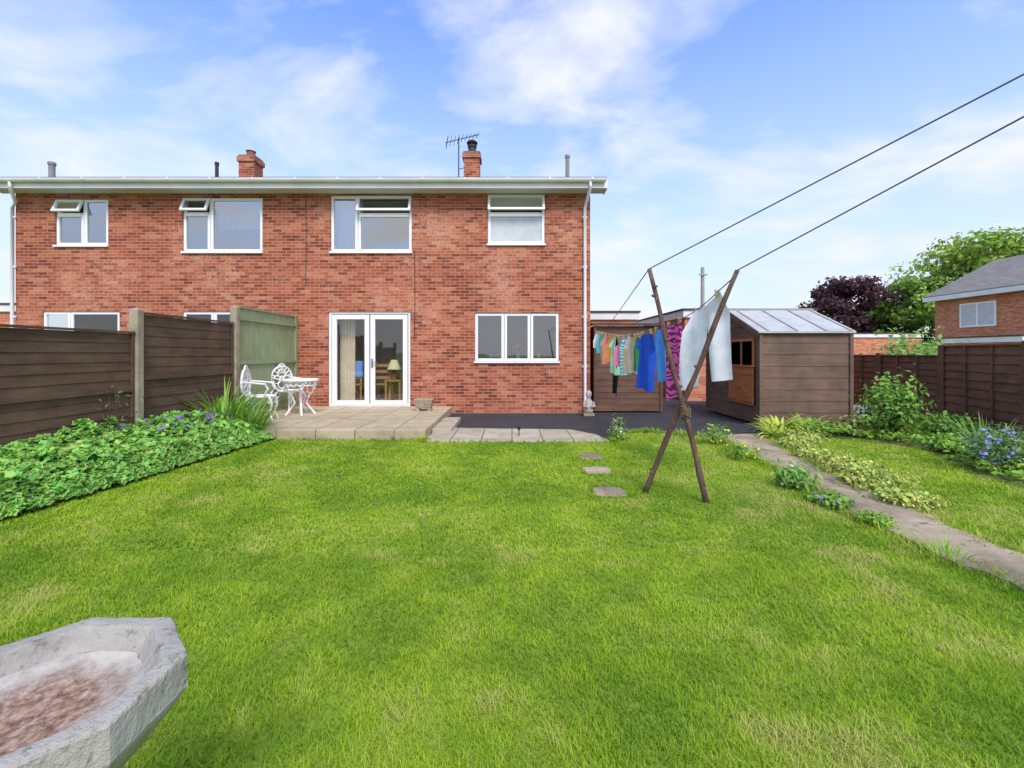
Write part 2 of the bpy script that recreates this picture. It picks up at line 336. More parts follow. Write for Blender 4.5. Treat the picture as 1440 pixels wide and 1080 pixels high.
# ------------------------------------------------------------------ grass
def fbm(P, s, seed=0): return np.array([mnoise.fractal(Vector((p[0]*s+seed, p[1]*s-seed, seed*.37)), 0.9, 2.0, 4) for p in P])
def edge_pts(L, n, jit):
    L = np.array([tuple(p) for p in L], float); i = rng.integers(0, len(L)-1, n); t = rng.random((n,1)); return L[i]*(1-t)+L[i+1]*t+jit*rng.normal(size=(n,2))
def grass(name, poly, bands, label, edges=()):
    Vs = []; Cs = []
    jobs = [(b, None) for b in bands]+[((0,0,0,0,0,h,w), edge_pts(L, n, j)) for (L, n, j, h, w) in edges]
    for (y0, y1, x0, x1, dens, h, w), P in jobs:
        if P is None:
            n = int((y1-y0)*(x1-x0)*dens); P = np.stack([x0+(x1-x0)*rng.random(n), y0+(y1-y0)*rng.random(n)],1)
            keep = inpoly(P, poly)
            for sx, sy, sr in stones: keep &= np.maximum(abs(P[:,0]-sx), abs(P[:,1]-sy)) > sr*.93
            P = P[keep]
        n = len(P)
        f1 = fbm(P, 1.3, 3); f2 = fbm(P, 5.5, 11); f3 = fbm(P, .55, 23); f4 = fbm(P, 2.6, 41)
        az = rng.random(n)*6.283; H = h*(.45+.9*rng.random(n))*(1+.5*np.clip(f2,-1,1)); lean = .5+.9*rng.random(n)
        dx, dy = np.cos(az), np.sin(az); wv = w*(.6+.7*rng.random(n))
        V = np.zeros((n,5,3)); b = np.stack([P[:,0],P[:,1],np.zeros(n)],1); sx = np.stack([-dy,dx,np.zeros(n)],1)*wv[:,None]/2; dr = np.stack([dx,dy,np.zeros(n)],1)
        mid = b+dr*(H*lean*.4)[:,None]; mid[:,2] = H*.65; tip = b+dr*(H*lean*1.2)[:,None]; tip[:,2] = H
        V[:,0]=b-sx; V[:,1]=b+sx; V[:,2]=mid+sx*.8; V[:,3]=mid-sx*.8; V[:,4]=tip
        dark = np.array([.175,.355,.014]); yellow_green = np.array([.42,.60,.032]); dry = np.array([.62,.55,.21])  # turf's own mottling, deep to yellow-green by noise, plus dry straw
        t = np.clip(.52+.75*f1+.55*f2+.35*f4+.2*rng.normal(size=n), 0, 1)[:,None]; c = dark*(1-t)+yellow_green*t
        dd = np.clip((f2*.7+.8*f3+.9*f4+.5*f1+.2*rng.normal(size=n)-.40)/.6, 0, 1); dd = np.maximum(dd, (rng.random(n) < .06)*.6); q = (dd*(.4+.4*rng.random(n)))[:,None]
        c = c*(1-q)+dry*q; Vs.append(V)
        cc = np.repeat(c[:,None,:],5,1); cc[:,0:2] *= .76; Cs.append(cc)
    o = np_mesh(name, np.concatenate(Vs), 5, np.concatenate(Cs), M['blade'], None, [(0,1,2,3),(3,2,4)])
    return tag(o, label, 'grass', kind='stuff')
ring_l = [[(x-a,y-a),(x+a,y-a),(x+a,y+a),(x-a,y+a),(x-a,y-a)] for x,y,a in stones]
grass('grass', lawn_poly, [(-1,1.2,-2,2.8,1500,.03,.006),(1.2,2.0,-2.2,2.8,24000,.024,.0028),(2.0,3.0,-3.4,2.9,16000,.023,.0036),(3.0,4.6,-4.3,3.0,8500,.022,.0055),(4.6,7.7,-4.1,3.2,5000,.021,.008)], 'short bright green mown grass covering the main lawn',
      [([p for p in path_l if p[1] < 6.9], 3200, .05, .06, .006), (back, 1500, .03, .06, .009), (bed_edge[1:], 1500, .05, .06, .008)]+[(r_, 200, .010, .032, .006) for r_ in ring_l])
grass('grass', rlawn, [(2.0,4.2,3.3,6.3,5500,.028,.006),(4.2,7.2,3.3,5.7,4500,.028,.008)], 'short bright green grass strip between the path and border', [([p for p in path_r if p[1] < 6.9], 3000, .06, .06, .007)])
# ------------------------------------------------------------------ house
house = thing('brick_house', 'two-storey semi-detached red brick house with white windows behind the patio', 'house', (-4.6,10.1,0))
X0, X1, Y0, Y1, ZT = HX(22), HX(830), HD, 17.0, 4.95
rects = {  # px rectangles
 'a': (78,152,280,345), 'b': (257,369,278,354), 'c': (465,579,275,354), 'd': (686,766,273,343),
 'e': (60,168,438,500), 'f': (257,345,438,500), 'g': (462,577,438,572), 'h': (668,786,440,508)}
WR = {k: (HX(a), HX(b), HZ(d), HZ(c)) for k, (a,b,c,d) in rects.items()}
xs = sorted(set([X0,X1]+[r[0] for r in WR.values()]+[r[1] for r in WR.values()])); zs = sorted(set([-.05,ZT]+[r[2] for r in WR.values()]+[r[3] for r in WR.values()]))
mb = MB(); TH = .26
for i in range(len(xs)-1):
    for j in range(len(zs)-1):
        cx, cz = (xs[i]+xs[i+1])/2, (zs[j]+zs[j+1])/2
        if any(r[0] < cx < r[1] and r[2] < cz < r[3] for r in WR.values()): continue
        for y in (Y0, Y0+TH): mb.quad((xs[i],y,zs[j]),(xs[i+1],y,zs[j]),(xs[i+1],y,zs[j+1]),(xs[i],y,zs[j+1]))
for r in WR.values():
    a, b, c, d = r
    mb.quad((a,Y0,c),(a,Y0+TH,c),(a,Y0+TH,d),(a,Y0,d)); mb.quad((b,Y0,c),(b,Y0+TH,c),(b,Y0+TH,d),(b,Y0,d))
    mb.quad((a,Y0,c),(b,Y0,c),(b,Y0+TH,c),(a,Y0+TH,c)); mb.quad((a,Y0,d),(b,Y0,d),(b,Y0+TH,d),(a,Y0+TH,d))
mb.box(X0, X0+.25, Y0+TH, Y1, -.05, ZT); mb.box(X1-.25, X1, Y0+TH, Y1, -.05, ZT); mb.box(X0+.25, X1-.25, Y1-.25, Y1, -.05, ZT)
mb.quad((X0,Y0,-.05),(X0,Y0+TH,-.05),(X0,Y0+TH,ZT),(X0,Y0,ZT)); mb.quad((X1,Y0,-.05),(X1,Y0+TH,-.05),(X1,Y0+TH,ZT),(X1,Y0,ZT))
# gable triangles
RY = (Y0+Y1)/2; RZ = 6.02
for x in (X0+.12, X1-.12): mb.quad((x,Y0+.05,ZT),(x,Y1-.05,ZT),(x,RY,RZ-.12))
mb.build('wall', M['brick'], house)
# inside faces
mb = MB(); a, b = X0+.27, X1-.27; ya, yb = Y0+TH+.004, 13.2
for (z0, z1) in ((.14,2.44),(2.56,4.78)):
    mb.quad((a,yb,z0),(b,yb,z0),(b,yb,z1),(a,yb,z1)); mb.quad((a,ya,z0),(b,ya,z0),(b,yb,z0),(a,yb,z0)); mb.quad((a,ya,z1),(b,ya,z1),(b,yb,z1),(a,yb,z1))
    for xx in (a, b, HX(430), HX(630), HX(205)): mb.box(xx-.05, xx+.05, ya, yb, z0, z1)
mb.build('inner_wall', M['plaster'], house)
# roof
ov = .36; ex0, ex1 = X0-.28, HX(853)*9.74/HD
mb = MB(); sl = (RZ-5.03)/(RY-(Y0-ov))
for s_ in (0, 1):
    ye = Y0-ov if s_ == 0 else Y1+ov
    p = [(ex0,ye,5.03),(ex1,ye,5.03),(ex1,RY,RZ),(ex0,RY,RZ)]; q = [(x,y,z+.07) for x,y,z in p]
    mb.add(p+q, [(0,1,2,3),(4,5,6,7),(0,1,5,4),(1,2,6,5),(2,3,7,6),(3,0,4,7)])
roof = mb.build('roof', M['tile'], house)
mb = MB(); mb.box(ex0, ex1, Y0-ov+.02, Y0-.002, 4.865, 4.885); mb.build('soffit', M['soffit'], house)
mb = MB(); mb.box(ex0, ex1, Y0-ov-.002, Y0-ov+.02, 4.86, 5.02)
mb.build('fascia', M['fascia'], house)
mb = MB(); mb.box(ex1-.002, ex1+.022, Y0-ov-.004, Y0+.02, 4.85, 5.10)
for ss in (1,-1):
    ye = Y0-ov if ss == 1 else Y1+ov
    mb.beam((ex1+.010, ye, 5.02),(ex1+.010, RY, RZ-.01), .024, .17)
mb.build('bargeboard', M['fascia'], house)
mb = MB(); gp = []
for i in range(9):
    an = math.pi*i/8; gp.append((Y0-ov-.062+.058*math.cos(math.pi+an), 5.04-.075*math.sin(an)))
n = len(gp); vs = [(ex0,y,z) for y,z in gp]+[(ex1-.03,y,z) for y,z in gp]
mb.add(vs, [(i,i+1,n+i+1,n+i) for i in range(n-1)]+[tuple(range(n)), tuple(range(n,2*n))])
for x in np.arange(ex0+.4, ex1, .9): mb.box(x-.015, x+.015, Y0-ov-.126, Y0-ov-.003, 5.0, 5.048)
mb.build('gutter', M['fascia'], house)
def downpipe(px, top, off):
    x = HX(px); mb = MB()
    mb.tube([(x+off,Y0-ov-.06,top),(x+off,Y0-ov-.06,top-.12),(x+off*.4,Y0-.12,top-.34),(x,Y0-.055,top-.45),(x,Y0-.055,.1),(x,Y0-.12,.02)], .034, 10)
    for z in (4.3,3.2,2.1,1.0): mb.box(x-.05,x+.05,Y0-.06,Y0-.001,z,z+.05)
    mb.build('downpipe', M['fascia'], house, smooth=True)
downpipe(822, 4.98, .06); downpipe(21, 4.98, .35)
for px, y0, y1 in ((430,275,402),(583,352,478)):
    mb = MB(); mb.tube([(HX(px),Y0-.008,HZ(y0)),(HX(px)+.01,Y0-.008,HZ((y0+y1)/2)),(HX(px),Y0-.008,HZ(y1))], .007, 5); mb.build('cable', M['dark_pipe'], house)
mb = MB(); mb.tube([(HX(768),Y0+.02,HZ(517)),(HX(768),Y0-.12,HZ(519))], .014, 8); mb.build('overflow_pipe', M['grey_pipe'], house)
def ring(mb, x0, x1, z0, z1, w, y0, y1):
    mb.box(x0,x1,y0,y1,z0,z0+w); mb.box(x0,x1,y0,y1,z1-w,z1); mb.box(x0,x0+w,y0,y1,z0+w,z1-w); mb.box(x1-w,x1,y0,y1,z0+w,z1-w)
def window(key, cells, name='window', w=.055, sill=True):
    a, b, c, d = WR[key]; mb = MB(); ring(mb, a+.001, b-.001, c+.001, d-.001, .05, Y0+.032, Y0+.10)
    root = mb.build(name, M['upvc'], house)
    mb = MB(); has = False
    for (x0,x1,y0,y1,typ) in cells:
        X_0, X_1, Z0, Z1 = HX(x0)+.006, HX(x1)-.006, HZ(y1)+.006, HZ(y0)-.006
        if typ == 'vent':
            s = MB(); ang = R(24); cs, sn = math.cos(ang), math.sin(ang); hy, hz = Y0+.015, Z1-.02
            def tf(v): 
                dz = v.z-hz; dy = v.y-hy
                return Vector((v.x, hy+dy*cs+dz*sn, hz+dz*cs-dy*sn))
            ring(s, X_0, X_1, Z0, Z1-.01, .05, Y0-.005, Y0+.035); s.v = [tf(v) for v in s.v]
            sash = s.build('vent_sash', M['upvc'], root)
            g = MB(); g.quad(*[tf(Vector(p)) for p in ((X_0+.045,Y0+.02,Z0+.045),(X_1-.045,Y0+.02,Z0+.045),(X_1-.045,Y0+.02,Z1-.05),(X_0+.045,Y0+.02,Z1-.05))]); g.build('pane', M['glass'], root)
            ring(mb, X_0, X_1, Z0, Z1, .03, Y0+.045, Y0+.09); has = True; continue
        ring(mb, X_0, X_1, Z0, Z1, w, Y0+.022, Y0+.075); has = True
        g = MB(); g.quad((X_0+w-.005,Y0+.05,Z0+w-.005),(X_1-w+.005,Y0+.05,Z0+w-.005),(X_1-w+.005,Y0+.05,Z1-w+.005),(X_0+w-.005,Y0+.05,Z1-w+.005))
        g.build('pane', M[{'glass':'glass','frost':'frost','up':'glass_up','kitchen':'glass_kitchen'}[typ]], root)
    if has: mb.build('frame', M['upvc'], root)
    if sill:
        mb = MB(); mb.box(a-.02, b+.02, Y0-.045, Y0+.05, c-.038, c-.001); mb.build('sill', M['upvc'], root)
    return root
window('a', [(78,117,280,301,'vent'),(78,117,301,345,'up'),(117,152,280,345,'up')])
window('b', [(257,295,278,300,'vent'),(257,295,300,354,'up'),(295,369,278,354,'up')])
window('c', [(465,503,275,354,'up'),(503,579,275,301,'vent'),(503,579,301,354,'up')])
window('d', [(686,766,273,300,'vent'),(686,766,300,343,'frost')])
window('e', [(60,98,438,500,'glass'),(98,168,438,500,'glass')])
window('f', [(257,300,438,500,'glass'),(300,345,438,500,'glass')])
window('h', [(668,709,440,508,'kitchen'),(709,746,440,508,'kitchen'),(746,786,440,508,'kitchen')])
dr = window('g', [(466,519,442,570,'glass'),(520,573,442,570,'glass')], 'patio_door', .10)
mb = MB(); hx = HX(523); mb.box(hx-.02,hx+.02,Y0+.008,Y0+.0215,1.0,1.2); mb.tube([(hx,Y0+.01,1.12),(hx,Y0-.03,1.12),(hx+.1,Y0-.03,1.12)], .011, 6); mb.build('handle', M['grey_pipe'], dr)
# roof furniture
def chimney(px, w, ytop, ypot, cowl):
    d = RY; x = (px-720)/F*d; zt = CH+(HY-ytop)/F*d; zp = CH+(HY-ypot)/F*d; mb = MB()
    mb.box(x-w/2,x+w/2,d-w/2,d+w/2,RZ-.25,zt-.16); mb.box(x-w/2-.04,x+w/2+.04,d-w/2-.04,d+w/2+.04,zt-.16,zt-.02)
    mb.build('chimney', M['brick'], roof)
    f = MB(); f.box(x-w/2-.01,x+w/2+.01,d-w/2-.01,d+w/2+.01,zt-.0195,zt+.04); f.build('mortar_cap', M['flaunch'], roof)
    p = MB(); p.lathe([(.13,zt+.035),(.12,zt+.1),(.115,zp-.12 if cowl else zp-.03),(.135,zp-.1 if cowl else zp-.02),(.135,zp-.04 if cowl else zp)], 14, (x,d,0)); p.build('chimney_pot', M['terracotta'] if not cowl else M['dark_pipe'], roof, smooth=False)
    if cowl:
        k = MB(); k.lathe([(.15,zp+.0),(.17,zp+.04),(.10,zp+.10),(.03,zp+.12)], 14, (x,d,0))
        for an in (0,1.57,3.14,4.71): k.tube([(x+.12*math.cos(an),d+.12*math.sin(an),zp-.06),(x+.14*math.cos(an),d+.14*math.sin(an),zp+.02)], .012, 5)
        k.build('chimney_cowl', M['dark_pipe'], roof)
chimney(664, .46, 219, 203, True); chimney(353, .46, 224, 213, False)
def vpipe(px, ytop, d, r, m):
    x = (px-720)/F*d; z = CH+(HY-ytop)/F*d; zb = 5.03+sl*(d-(Y0-ov))
    mb = MB(); mb.tube([(x,d,zb-.05),(x,d,z)], r, 10); mb.tube([(x,d,z-.06),(x,d,z+.01)], r*1.25, 10); mb.build('vent_pipe', m, roof, smooth=False)
vpipe(798, 219, 12.0, .055, M['grey_pipe']); vpipe(73, 229, 12.0, .07, M['grey_pipe']); vpipe(305, 229, 12.2, .045, M['dark_pipe'])
d = RY-.1; ax = (645-720)/F*d; zz = lambda y: CH+(HY-y)/F*d; xx = lambda p: (p-720)/F*d
mb = MB(); mb.tube([(ax,d,RZ-.1),(ax,d,zz(193))], .02, 6); mb.tube([(ax,d,zz(238)),(ax+.4,d+.05,zz(232))], .012, 5); mb.tube([(xx(627),d-.1,zz(203)),(xx(673),d+.1,zz(187))], .014, 5)
for i in range(9):
    t = i/8; p = Vector((xx(629)+(xx(671)-xx(629))*t, d-.1+.2*t, zz(202)+(zz(188)-zz(202))*t)); l = .19-.09*t
    mb.tube([p+Vector((-.05,l*.8,-l*.45)), p+Vector((.05,-l*.8,l*.45))], .008, 4)
mb.tube([(xx(628),d-.1,zz(212)),(xx(631),d-.1,zz(194))], .012, 4)
mb.build('aerial', M['alu'], roof)
# ------------------------------------------------------------------ things in the rooms
def curtain(label, px0, px1, y0, y1, yy, mat, cat='curtain'):
    mb = MB(); n = 28; x0, x1 = HX(px0), HX(px1); rows = []
    for r_ in range(2):
        for i in range(n+1):
            t = i/n; rows.append((x0+(x1-x0)*t, yy+.035*math.sin(t*31)+.012*math.sin(t*57), HZ(y0) if r_ == 0 else HZ(y1)))
    mb.add(rows, [(i,i+1,n+2+i,n+1+i) for i in range(n)])
    tag(mb.build('curtain', mat, smooth=True), label, cat)
curtain('cream curtain hanging inside left of the glazed patio doors', 470, 492, 440, 570, Y0+.36, M['curtain'])
curtain('pale curtain behind the upstairs window above the patio doors', 462, 503, 273, 356, Y0+.36, M['upvc'])
curtain('white net curtain behind the big left neighbouring upstairs window', 292, 371, 276, 316, Y0+.40, M['frost'])
def dining_chair(label, x, y, flip, cloth_col=None):
    t = thing('dining_chair', label, 'chair', (x,y,.145)); z = .145
    mb = MB(); mb.box(x-.21,x+.21,y-.2,y+.2,z+.43,z+.47); mb.build('seat', M['wood'], t, bevel=.01)
    yb = y+.19*flip
    for sx in (-1,1):
        for sy in (-1,1):
            top = .95 if sy == flip else .43
            l = MB(); l.box(x+sx*.19-.02,x+sx*.19+.02,y+sy*.18-.02,y+sy*.18+.02,z,z+top); l.build('leg', M['wood'], t)
    mb = MB(); 
    for q in (.58,.72,.86): mb.box(x-.168,x+.168,yb-.012,yb+.012,z+q,z+q+.07)
    mb.build('backrest', M['wood'], t)
    if cloth_col is not None:
        mb = MB(); mb.box(x-.24,x+.24,yb-.05,yb+.05,z+.62,z+1.0); mb.build('cover', cloth_col, t, bevel=.03)
dining_chair('wooden dining chair with blue cover inside the left patio door', (500-720)/F*10.75, 10.75, -1, cloth('chair_blue', (.20,.42,.88)))
dining_chair('plain wooden dining chair inside the right patio door', (540-720)/F*10.8, 10.8, -1)
tb = thing('dining_table', 'wooden dining table seen through the glazed patio doors', 'table', (-3.55,11.6,.145))
mb = MB(); mb.box(-4.1,-2.9,11.25,12.0,.83,.87); mb.build('tabletop', M['wood'], tb)
for sx in (-4.02,-2.98):
    for sy in (11.33,11.92): l = MB(); l.box(sx-.035,sx+.035,sy-.035,sy+.035,.145,.829); l.build('leg', M['wood'], tb)
lt = thing('side_table', 'small side table under the lamp inside the patio doors', 'table', (-2.74,10.6,.145))
mb = MB(); mb.box(-2.93,-2.55,10.44,10.76,.68,.71); mb.build('tabletop', M['wood'], lt)
for sx in (-2.90,-2.58):
    for sy in (10.47,10.73): l = MB(); l.box(sx-.02,sx+.02,sy-.02,sy+.02,.145,.679); l.build('leg', M['wood'], lt)
lp = thing('table_lamp', 'table lamp with pleated pale shade inside the right patio door', 'lamp', (-2.74,10.58,.71))
mb = MB(); mb.lathe([(.07,.0),(.075,.02),(.03,.05),(.06,.12),(.045,.2),(.012,.24),(.012,.3)], 14, (-2.74,10.58,.712)); mb.build('base', M['terracotta'], lp, smooth=True)
mb = MB(); mb.lathe([(.16,.24),(.075,.46)], 18, (-2.74,10.58,.712)); mb.build('lamp_shade', pmat('lamp_shade', (.80,.76,.42),(.7,.68,.36), rough=.9), lp)
# kitchen sill
vz = WR['h'][2]
va = thing('flower_vase', 'vase of pink and yellow flowers on the kitchen window sill', 'vase', (HX(729),Y0+.18,vz))
mb = MB(); mb.lathe([(.04,.0),(.055,.05),(.05,.13),(.035,.17)], 14, (HX(729),Y0+.18,vz+.002)); mb.build('vase', M['iron'], va, smooth=True)
n = 60; C, D = ellips(n, (HX(729),Y0+.19,vz+.27), (.14,.06,.12), .3); leaves('stems', C, D, np.full(n,.07), 'oval', varcol((.09,.22,.05), n), M['leaf'], va)
n = 46; C, D = ellips(n, (HX(729),Y0+.16,vz+.30), (.14,.05,.10), .5); cc = np.where(rng.random((n,1))<.5, np.array([[.75,.15,.25]]), np.array([[.85,.6,.12]])); leaves('flowers', C, np.tile([0,-1,.3],(n,1)).astype(float), np.full(n,.055), 'round', cc, M['petal'], va)
for i, (px, c, lb) in enumerate([(681,(.45,.2,.06),'amber soap bottle at the left end of the kitchen sill'),(690,(.7,.7,.65),'white bottle beside the amber bottle on the kitchen sill'),(758,(.10,.28,.12),'small green plant pot at the right of the kitchen sill')]):
    mb = MB(); mb.lathe([(.03,0),(.035,.02),(.035,.12),(.012,.15),(.012,.19)], 10, (HX(px),Y0+.17,vz+.002)); tag(mb.build('bottle' if i < 2 else 'plant_pot', cloth('bottle%d' % i, c), smooth=True), lb, 'bottle' if i < 2 else 'plant pot')
# ------------------------------------------------------------------ left boundary fence
FX = -4.79
fl = thing('garden_fence', 'dark brown boarded fence with concrete posts behind the left flower bed', 'fence', (FX,4.8,0))
def boards(y0, y1, z0, z1, mat, parent, x, rows=True, nb=16):
    mb = MB()
    if rows:
        k = 12; h = (z1-z0)/k
        for i in range(k):
            za = z0+i*h; xa = x+.005; sag = .004*math.sin(i*2.1+y0)
            mb.add([(xa+.005,y0,za),(xa+.005,y1,za+sag),(xa-.003,y1,za+h+.004+sag),(xa-.003,y0,za+h+.004),(x-.02,y0,za),(x-.02,y1,za),(x-.02,y1,za+h),(x-.02,y0,za+h)], [(0,1,2,3),(4,5,6,7),(0,1,5,4),(3,2,6,7),(0,3,7,4),(1,2,6,5)])
        for yy in (y0+.02,y1-.02): mb.box(x+.0125,x+.030,yy-.02,yy+.02,z0,z1+.005)
        zm = z0+(z1-z0)*.50; mb.box(x+.0115,x+.035,y0+.045,y1-.045,zm-.035,zm+.02)
        mb.box(x-.03,x+.04,y0,y1,z1+.011,z1+.035)
    else:
        w = (y1-y0)/nb
        for i in range(nb): mb.box(x-.008-.003*(i%2),x+.009+.003*(i%2),y0+i*w+.002,y0+(i+1)*w-.002,z0,z1)
        for zz in (z0+.18,(z0+z1)/2,z1-.18): mb.box(x+.013,x+.045,y0,y1,zz-.035,zz+.035)
        mb.box(x-.02,x+.03,y0,y1,z1+.001,z1+.025)
    return mb.build('panel', mat, parent)
boards(1.75,3.70,.2,1.50,M['fence_l'],fl,FX,True); boards(3.80,5.74,.2,1.56,M['fence_l'],fl,FX,True)
boards(5.86,7.78,.2,1.82,M['fence_l'],fl,FX,True)
for y, zt in ((1.7,1.75),(3.75,1.75),(5.8,1.90),(7.86,2.14)):
    mb = MB(); mb.box(FX-.055,FX+.06,y-.05,y+.05,-.05,zt-.03)
    mb.add([(FX-.055,y-.05,zt-.03),(FX+.06,y-.05,zt-.03),(FX+.06,y+.05,zt-.03),(FX-.055,y+.05,zt-.03),(FX,y,zt+.01)], [(0,1,4),(1,2,4),(2,3,4),(3,0,4)]); mb.build('post', M['concrete'], fl, bevel=.006)
for y0, y1 in ((1.75,3.70),(3.80,5.75),(5.85,7.81)):
    mb = MB(); mb.box(FX-.025,FX+.025,y0,y1,-.03,.195); mb.build('gravel_board', M['concrete'], fl)
gf = thing('fence_panel', 'sage green slatted fence panel between concrete post and house wall', 'fence panel', (FX,9.0,.0))
boards(7.94,10.06,.2,2.12,M['green_wood'],gf,FX,False,18)
mb = MB(); mb.box(FX-.04,FX+.04,10.0,10.09,0,2.15); mb.build('post', M['green_wood'], gf)
# ------------------------------------------------------------------ left bed plants
edge_x = lambda y: np.interp(y, [p[1] for p in bed_edge], [p[0] for p in bed_edge])
n = 23000; y = 2.3+5.0*rng.random(n); u = rng.random(n); x = -4.74+(edge_x(np.minimum(y,7))+.12+4.74)*u
P = np.stack([x,y],1); f = fbm(P, 1.6, 5); f2 = fbm(P, 5, 9)
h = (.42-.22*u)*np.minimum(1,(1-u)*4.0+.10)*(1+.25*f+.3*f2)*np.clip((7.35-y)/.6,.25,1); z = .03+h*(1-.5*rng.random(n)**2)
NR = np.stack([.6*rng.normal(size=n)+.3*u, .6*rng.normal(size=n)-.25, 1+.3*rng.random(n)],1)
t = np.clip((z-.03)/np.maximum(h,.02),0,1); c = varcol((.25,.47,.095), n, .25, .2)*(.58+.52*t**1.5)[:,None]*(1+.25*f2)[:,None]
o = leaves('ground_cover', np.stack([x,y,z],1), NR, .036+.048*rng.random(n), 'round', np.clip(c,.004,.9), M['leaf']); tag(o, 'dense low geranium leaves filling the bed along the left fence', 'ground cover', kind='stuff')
fp = thing('flowering_plant', 'purple flowers at the back of the bed by the fence post', 'plant', (-4.45,6.0,.02))
n = 62; C = np.stack([-4.65+.6*rng.random(n), 5.3+1.5*rng.random(n), .36+.15*rng.random(n)],1); leaves('flowers', C, np.tile([.2,-.8,.6],(n,1)).astype(float)+.3*rng.normal(size=(n,3)), .025+.02*rng.random(n), 'round', varcol((.26,.13,.52),n), M['petal'], fp)
straps('foliage', (-4.4,6.0,.05), 60, .42, .02, varcol((.18,.36,.07),60), fp, .5, .8, .6)
for i, (bx, by, n, L, lb) in enumerate([(-4.5,7.1,210,1.0,'tall clump of arching strap leaves at the patio corner'),(-4.1,7.0,110,.7,'shorter clump of strap leaves beside the patio edge'),]):
    t = thing('daylily', lb, 'plant', (bx,by,.02)); straps('foliage', (bx,by,.03), n, L, .03, varcol((.26,.47,.07),n,.25,.15), t, .28, 1.0, .7)
t = thing('tall_weed', 'thin stemmed reddish plant standing against the left fence panel', 'plant', (-4.66,5.35,.02))
mb = MB(); mb.tube([(-4.66,5.35,.02),(-4.64,5.36,.5),(-4.66,5.33,.98)], .006, 5); mb.tube([(-4.65,5.3,.02),(-4.62,5.22,.5),(-4.6,5.2,.85)], .005, 5); mb.build('stem', M['bark'], t)
n = 70; C = np.stack([-4.64+.08*rng.normal(size=n), 5.32+.12*rng.normal(size=n), .3+.65*rng.random(n)],1); leaves('foliage', C, rng.normal(size=(n,3)), np.full(n,.07), 'long', varcol((.16,.20,.07),n), M['leaf'], t)
# ------------------------------------------------------------------ white cast iron set
PZ = .15
def oval_loop(c, ax, rx, rz, n=20, ph=0): return [Vector(c)+Vector(ax)*rx*math.cos(2*math.pi*i/n+ph)+Vector((0,0,1))*rz*math.sin(2*math.pi*i/n+ph) for i in range(n)]
def garden_chair(label, x, y, rz):
    t = thing('garden_chair', label, 'chair', (0,0,0), 'white cast iron garden chairs'); 
    mb = MB(); sg = [(.22*math.cos(a),.21*math.sin(a),.42) for a in np.linspace(0,2*math.pi,21)[:-1]]; mb.tube(sg, .018, 6, True)
    for q in (.06,.12,.17): mb.tube([(q*math.cos(a),q*.95*math.sin(a),.42) for a in np.linspace(0,2*math.pi,17)[:-1]], .012, 5, True)
    for k in range(12): a = k*math.pi/6; mb.tube([(.05*math.cos(a),.05*math.sin(a),.421),(.215*math.cos(a),.205*math.sin(a),.421)], .012, 4)
    mb.build('seat', M['iron'], t)
    mb = MB(); bx = -.20       # back lies at -x, chair faces +x
    mb.tube(oval_loop((bx-.05,0,.66), (0,1,0), .24, .25), .020, 6, True)
    for cy, cz, rr in ((0,.76,.09),(-.11,.64,.08),(.11,.64,.08),(0,.54,.08),(0,.655,.05)): mb.tube(oval_loop((bx-.05,cy,cz), (0,1,0), rr, rr, 14), .015, 5, True)
    for a in np.linspace(.3,2.84,7): mb.tube([(bx-.05,.08*math.cos(a),.68+.09*math.sin(a)),(bx-.05,.235*math.cos(a),.66+.245*math.sin(a))], .013, 4)
    mb.tube([(bx,-.1,.42),(bx-.045,-.16,.5)], .018, 5); mb.tube([(bx,.1,.42),(bx-.045,.16,.5)], .018, 5)
    mb.tube(oval_loop((bx-.05,0,.92), (0,1,0), .07, .035, 12), .014, 5, True)
    mb.build('backrest', M['iron'], t)
    for s_ in (-1,1):
        a = MB(); a.tube([(bx-.04,s_*.2,.68),(-.05,s_*.245,.66),(.12,s_*.25,.64),(.16,s_*.24,.56),(.10,s_*.21,.45)], .017, 6); a.build('armrest', M['iron'], t)
        for q in (-1,1):
            l = MB(); l.tube([(q*.15,s_*.15,.42),(q*.21,s_*.19,.3),(q*.17,s_*.16,.14),(q*.22,s_*.20,.0)], [.022,.018,.016,.020], 6); l.tube(oval_loop((q*.17,s_*.16,.34), (q*.7,s_*.7,0), .05, .05, 10), .011, 4, True); l.build('leg', M['iron'], t)
    t.location = (x,y,PZ); t.rotation_euler = (0,0,rz)
garden_chair('white ornate cast iron chair nearest the left flower bed', -4.40, 8.0, .25)
garden_chair('white ornate cast iron chair by the house behind the table', -4.46, 9.15, -.45)
tx, ty = -4.05, 8.72
t = thing('garden_table', 'white ornate cast iron table standing on the patio', 'table', (tx,ty,PZ))
mb = MB(); mb.tube([(tx+.31*math.cos(a),ty+.31*math.sin(a),PZ+.66) for a in np.linspace(0,2*math.pi,25)[:-1]], .022, 6, True)
for q in (.08,.16,.23): mb.tube([(tx+q*math.cos(a),ty+q*math.sin(a),PZ+.66) for a in np.linspace(0,2*math.pi,19)[:-1]], .016, 5, True)
for k in range(18): a = k*math.pi/9; mb.tube([(tx+.06*math.cos(a),ty+.06*math.sin(a),PZ+.66),(tx+.30*math.cos(a),ty+.30*math.sin(a),PZ+.66)], .016, 4)
mb.build('tabletop', M['iron'], t)
mb = MB()
for k in range(16):
    a = k*math.pi/8; c = (tx+.28*math.cos(a),ty+.28*math.sin(a),PZ+.60); mb.tube(oval_loop(c, (-math.sin(a),math.cos(a),0), .055, .045, 8), .012, 4, True)
mb.build('apron', M['iron'], t)
